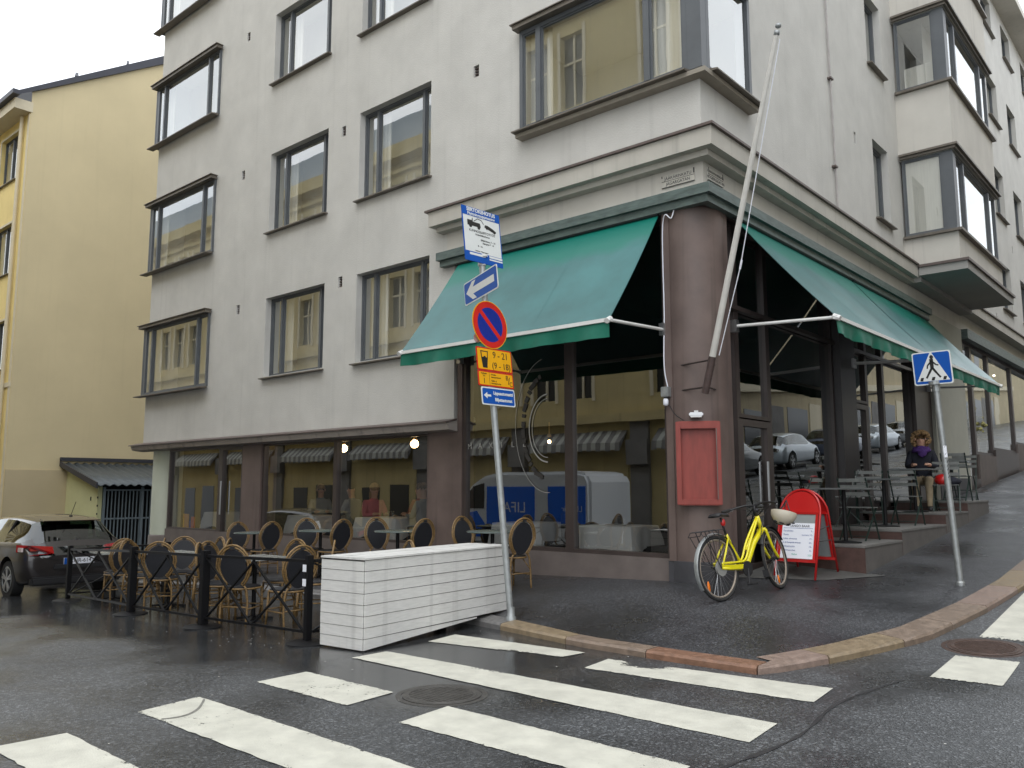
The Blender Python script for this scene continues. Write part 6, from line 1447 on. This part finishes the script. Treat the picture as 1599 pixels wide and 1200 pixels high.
# ------------------------------------------------------------------ people
def person(label, loc, rz, top, legs, hair, hair_style='short', arms='table', scarf=None, lean_=0., sh=.36, cat='person', coat_len=0):
    t = thing('person', label, cat, loc, rz)
    # seated, facing local -Y, origin on the floor below the hips; seat height .46
    v = {'pel': (0, .0, .55), 'bel': (0, .0-lean_*.2, .70), 'che': (0, .0-lean_*.6, .92), 'nb': (0, -.01-lean_, 1.05), 'nk': (0, -.02-lean_*1.1, 1.12), 'hd0': (0, -.04-lean_*1.2, 1.19), 'hd1': (0, -.045-lean_*1.3, 1.28)}
    r_ = {'pel': (.17, .13), 'bel': (.145, .115), 'che': (.17, .12), 'nb': (.10, .08), 'nk': (.055, .06), 'hd0': (.072, .085), 'hd1': (.078, .095)}
    E_ = [('pel', 'bel'), ('bel', 'che'), ('che', 'nb'), ('nb', 'nk'), ('nk', 'hd0'), ('hd0', 'hd1')]
    for s, n_ in ((-1, 'l'), (1, 'r')):
        v['sh'+n_] = (s*.175, .0-lean_*.8, 1.01); v['el'+n_] = (s*.235, -.08-lean_*.6, .77); 
        if arms == 'table': v['wr'+n_] = (s*.12, -.32-lean_*.5, .80)
        else: v['wr'+n_] = (s*.08, -.26, .72); 
        dx, dy, dz = [v['wr'+n_][i]-v['el'+n_][i] for i in range(3)]; L = math.sqrt(dx*dx+dy*dy+dz*dz)
        v['hn'+n_] = tuple(v['wr'+n_][i]+(dx, dy, dz)[i]/L*.07 for i in range(3))
        v['hp'+n_] = (s*.095, -.02, .53); v['kn'+n_] = (s*.11, -.43, .53); v['an'+n_] = (s*.10, -.40+.02*s, .10); v['he'+n_] = (s*.10, -.40+.02*s, .055); v['to'+n_] = (s*.115, -.56+.02*s, .035)
        r_['sh'+n_] = (.075, .075); r_['el'+n_] = (.052, .052); r_['wr'+n_] = (.032, .036); r_['hn'+n_] = (.030, .038); r_['hp'+n_] = (.105, .10); r_['kn'+n_] = (.075, .075); r_['an'+n_] = (.048, .05); r_['he'+n_] = (.042, .042); r_['to'+n_] = (.036, .03)
        E_ += [('che', 'sh'+n_), ('sh'+n_, 'el'+n_), ('el'+n_, 'wr'+n_), ('wr'+n_, 'hn'+n_), ('pel', 'hp'+n_), ('hp'+n_, 'kn'+n_), ('kn'+n_, 'an'+n_), ('an'+n_, 'he'+n_), ('he'+n_, 'to'+n_)]
        for f_ in range(4):
            bx_ = v['hn'+n_]; o_ = (f_-1.5)*.018
            v['f%d%s' % (f_, n_)] = (bx_[0]+o_*.9, bx_[1]-.045+abs(f_-1.3)*.006, bx_[2]+.005); v['g%d%s' % (f_, n_)] = (bx_[0]+o_*.9, bx_[1]-.070+abs(f_-1.3)*.008, bx_[2]-.018)
            r_['f%d%s' % (f_, n_)] = (.0095, .0095); r_['g%d%s' % (f_, n_)] = (.008, .008); E_ += [('hn'+n_, 'f%d%s' % (f_, n_)), ('f%d%s' % (f_, n_), 'g%d%s' % (f_, n_))]
        v['th'+n_] = (v['wr'+n_][0]-s*.035, v['wr'+n_][1]-.055, v['wr'+n_][2]+.01); r_['th'+n_] = (.010, .010); E_.append(('hn'+n_, 'th'+n_))
    keys = list(v); me = bpy.data.meshes.new('body'); me.from_pydata([v[k] for k in keys], [(keys.index(a), keys.index(b)) for a, b in E_], [])
    o = bpy.data.objects.new('body', me); col.objects.link(o)
    md = o.modifiers.new('skin', 'SKIN'); md.use_smooth_shade = True
    for i, k in enumerate(keys):
        sv = me.skin_vertices[0].data[i]; sv.radius = r_[k]; sv.use_root = (k == 'pel')
    sb = o.modifiers.new('s', 'SUBSURF'); sb.levels = 2; sb.render_levels = 2
    dg = bpy.context.evaluated_depsgraph_get(); dg.update(); m2 = bpy.data.meshes.new_from_object(o.evaluated_get(dg)); bpy.data.objects.remove(o)
    m2.materials.clear()
    for q in (top, legs, M['skin'], M['blackp']): m2.materials.append(q)
    for p in m2.polygons:
        c = p.center
        hand = any((c-Vector(v['wr'+n_])).length < .055 or (c-Vector(v['hn'+n_])).length < .10 for n_ in 'lr') and c.y < v['wrl'][1]+.015
        if c.z > 1.095 or hand: i = 2
        elif c.z < .09: i = 3
        elif c.z < .60-(coat_len if abs(c.y) < .3 else 0) and not (c.z > .55 and c.y > -.1): i = 1
        else: i = 0
        if c.z > .62 and not hand and c.z < 1.09: i = 0
        p.material_index = i; p.use_smooth = True
    o = bpy.data.objects.new('body', m2); col.objects.link(o); o.parent = t
    hc = Vector(v['hd1'])+Vector((0, .0, .0))
    fy = hc.y-.088
    b = MB()
    for s in (-1, 1): b.ellipsoid((s*.030, fy+.004, hc.z-.005), (.008, .006, .004), 8, 6)
    b.build('eyes', M['ink'], t, smooth=True)
    b = MB(); b.ellipsoid((0, fy-.008, hc.z-.035), (.014, .018, .022), 8, 6); b.build('nose', M['skin'], t, smooth=True)
    b = MB(); b.ellipsoid((0, fy+.006, hc.z-.072), (.022, .008, .006), 8, 5); b.build('mouth', mat('lips', (.42, .15, .12), .5) if 'lips' not in M else M['lips'], t, smooth=True)
    b = MB()
    for s in (-1, 1): b.ellipsoid((s*.082, hc.y+.01, hc.z-.02), (.012, .02, .03), 8, 6)
    b.build('ears', M['skin'], t, smooth=True)
    b = MB()
    if hair_style == 'curly':
        rs = random.Random(4)
        for k in range(330):
            th, ph = rs.uniform(0, 6.283), math.asin(rs.uniform(-.75, 1)); x, y, z = math.cos(ph)*math.cos(th), math.cos(ph)*math.sin(th), math.sin(ph)
            if y < -.35 and z < .52: continue
            rr = .112+rs.uniform(-.012, .03); 
            b.ellipsoid((x*rr*1.12, hc.y+.02+y*rr, hc.z-.0+z*rr*.98-(.03 if z < 0 else 0)), (.024, .024, .023), 6, 5, jit=.2)
    elif hair_style == 'long':
        b.ellipsoid((0, hc.y+.022, hc.z+.02), (.095, .105, .105), 18, 12, z0=-.5); b.ellipsoid((0, hc.y+.065, hc.z-.12), (.09, .06, .20), 14, 10)
    else:
        b.ellipsoid((0, hc.y+.022, hc.z+.02), (.090, .103, .10), 18, 10, z0=-.15)
    if hair_style != 'bald': b.build('hair', hair, t, smooth=True)
    if scarf:
        b = MB(); rs = random.Random(2)
        for q in range(3): b.tube([(.105*math.cos(a)*(1+.1*q), hc.y+.03+(.10+.02*q)*math.sin(a), 1.10-.025*q+.012*math.sin(a*3+q)) for a in [2*math.pi*k/18 for k in range(18)]], .034, 8, closed=True)
        b.ellipsoid((.02, hc.y-.10, 1.02), (.075, .035, .085), 12, 8, jit=.08); b.build('scarf', scarf, t, smooth=True)
    return t
person('seated woman with curly blond hair, dark coat and purple scarf at the platform table', (.60, 6.72, .73), rad(12), M['coat'], M['trousers'], M['hair_blond'], 'curly', scarf=M['scarf'], lean_=.04)
FI = -.15
# interior dining tables with white cloths
def dining(loc, rz, lab, w=.38, d=.38):
    t = thing('dining_table', lab, 'table', loc, rz, 'white clothed tables inside the restaurant')
    b = MB(); n = 32; vs = []
    ringp = []
    for k in range(n):
        a = 2*math.pi*k/n+math.pi/n*0; c, s_ = math.cos(a), math.sin(a); m_ = max(abs(c), abs(s_)); ringp.append((c/m_, s_/m_, (abs(c*s_)*2)**3))
    for (zz, ex) in ((.752, 0), (.745, .02), (.66, .035), (.54, .05), (.44, .06)):
        for k, (px_, py_, cr_) in enumerate(ringp):
            fold = .018*math.sin(k*2.4)*(1 if zz < .7 else 0); drop = (-.10*cr_ if zz < .5 else 0)
            vs.append((px_*(w+ex+fold+.03*cr_*(.75-zz)*4), py_*(d+ex+fold+.03*cr_*(.75-zz)*4), zz+drop))
    b.add(vs, [(i*n+k, i*n+(k+1) % n, (i+1)*n+(k+1) % n, (i+1)*n+k) for i in range(4) for k in range(n)]+[tuple(range(n))]); b.build('tablecloth', M['cloth'], t, smooth=50)
    b = MB(); b.cyl((0, 0, 0), (0, 0, .73), .04); b.lathe((0, 0, 0), [(.24, 0), (.24, .02), (.05, .04)], 16); b.build('pedestal', M['blackp'], t)
    return t
dts = [((-13.1, 1.25, FI), 'white clothed table inside, behind the leftmost shop pane', .4), ((-9.55, 1.15, FI), 'white clothed table inside at the left of the long window', .42), ((-7.25, 1.15, FI), 'white clothed table inside below the globe lamps', .52), ((-3.75, 1.0, FI), 'white clothed table inside, behind the sign post', .40), ((-2.02, .95, FI), 'white clothed table inside, nearest the corner column', .42)]
for (p, l, w_) in dts: dining(p, .05, l, w_, .38)
def glassset(p, lab):
    t = thing('glass_set', lab, 'glasses', p)
    for (dx, dy) in ((-.06, 0), (.02, .03), (.08, -.02)):
        b = MB(); b.lathe((dx, dy, 0), [(.026, 0), (.030, .02), (.034, .11)], 14); b.build('tumbler', M['glassware'], t, smooth=True)
glassset((-1.95, .9, FI+.755), 'three clear tumblers on the clothed table nearest the column')
glassset((-7.2, 1.1, FI+.755), 'clear tumblers on the clothed table below the globe lamps')
person('diner in a pink top seated with back to the window below the globe lamps', (-8.0, 1.35, FI), rad(75), M['pink'], M['coat'], M['hair_blond'], 'long')
person('diner in a rust shirt at the far side of the globe lamp table', (-7.35, 2.0, FI), rad(5), M['rust'], M['coat'], M['hair_dark'], 'short')
person('diner in a grey shirt at the right end of the globe lamp table', (-6.45, 1.25, FI), rad(-85), M['greyshirt'], M['coat'], M['hair_dark'], 'short')
person('bald diner in a dark grey shirt by the left mullion', (-8.85, 1.5, FI), rad(-80), M['greyshirt'], M['coat'], M['hair_dark'], 'bald')
person('faint diner at the far side of the left clothed table', (-10.2, 1.7, FI), rad(60), M['greyshirt'], M['coat'], M['hair_blond'], 'short')
for (p, l) in (((-8.72, 1.15, 1.94), 'left glowing globe lamp in the long restaurant window'), ((-6.62, 1.15, 1.955), 'right glowing globe lamp in the long restaurant window'), ((-3.72, 1.5, 1.90), 'glowing globe lamp behind the grey sign post'), ((-1.02, 1.3, 1.98), 'glowing globe lamp behind glass next to the corner column')):
    t = thing('globe_lamp', l, 'lamp', p, group='globe lamps inside the restaurant'); gr = .075 if p[0] < -6 else .028; MB().ellipsoid((0, 0, 0), (gr, gr, gr), 20, 14).build('globe', M['lamp'], t, smooth=True)
    MB().lathe((0, 0, .085), [(.035, 0), (.035, .03), (.012, .05), (.012, .24)], 12).build('fitting', mat('brass', (.5, .3, .1), .35, metal=.8), t)
# dark restaurant chairs inside
def inchair(p, rz, lab):
    t = thing('dining_chair', lab, 'chair', p, rz, 'dark upholstered chairs inside the restaurant'); MB().box(-.22, -.22, .40, .22, .22, .48).build('seat', M['blackp'], t, bevel=.02); MB().box(-.22, .18, .48, .22, .24, .92).build('backrest', M['blackp'], t, bevel=.02)
    for (x, y) in ((-.19, -.19), (.19, -.19), (-.19, .19), (.19, .19)): MB().box(x-.02, y-.02, 0, x+.02, y+.02, .4).build('leg', M['blackp'], t)
inchair((-1.25, 1.0, FI), rad(-90), 'dark dining chair inside between the last table and the column'); inchair((-2.75, 1.05, FI), rad(90), 'dark dining chair inside left of the table nearest the column'); inchair((-3.05, .98, FI), rad(-90), 'dark dining chair inside right of the table behind the sign post')
# orange poster rack inside at the far left pane
t = thing('leaflet_rack', 'orange and purple leaflets standing inside the far left pane', 'leaflets', (-13.5, .35, .05))
MB().box(-.05, 0, 0, .18, .02, .52).build('orange_poster', M['s_yellow'], t); MB().box(.19, .02, 0, .30, .04, .36).build('purple_poster', M['scarf'], t); MB().box(.31, .0, 0, .46, .02, .46).build('red_poster', M['orange'], t)
# window display uphill: mannequin-like linen drape and foliage
t = thing('window_display', 'beige linen and dried flowers displayed in the uphill shop window', 'window display', (-.45, 14.9, 1.7))
b = MB(); b.ellipsoid((0, 0, .45), (.3, .35, .5), 18, 12, jit=.08); b.build('linen_drape', M['linen'], t, smooth=True)
b = MB(); rs = random.Random(8)
for k in range(60): b.ellipsoid((rs.gauss(.05, .15), rs.gauss(0, .22), .95+rs.gauss(.1, .16)), (.06, .06, .05), 7, 5, jit=.3)
b.build('dried_flowers', M['bloom'], t, kind='stuff')
for k, (y, z) in enumerate(((14.6, 4.4), (15.6, 4.5), (19.5, 4.55))):
    t = thing('ceiling_spot', ('leftmost', 'middle', 'rightmost')[k]+' small bright ceiling spot inside the uphill shop', 'lamp', (-.6, y, z), group='ceiling spots in the uphill shop'); MB().ellipsoid((0, 0, 0), (.035, .035, .035), 10, 8).build('bulb', M['spot'], t)

# unused prototype guard: nothing hidden is left behind
for o in list(bpy.data.objects):
    if o.get('label') == 'x': bpy.data.objects.remove(o)
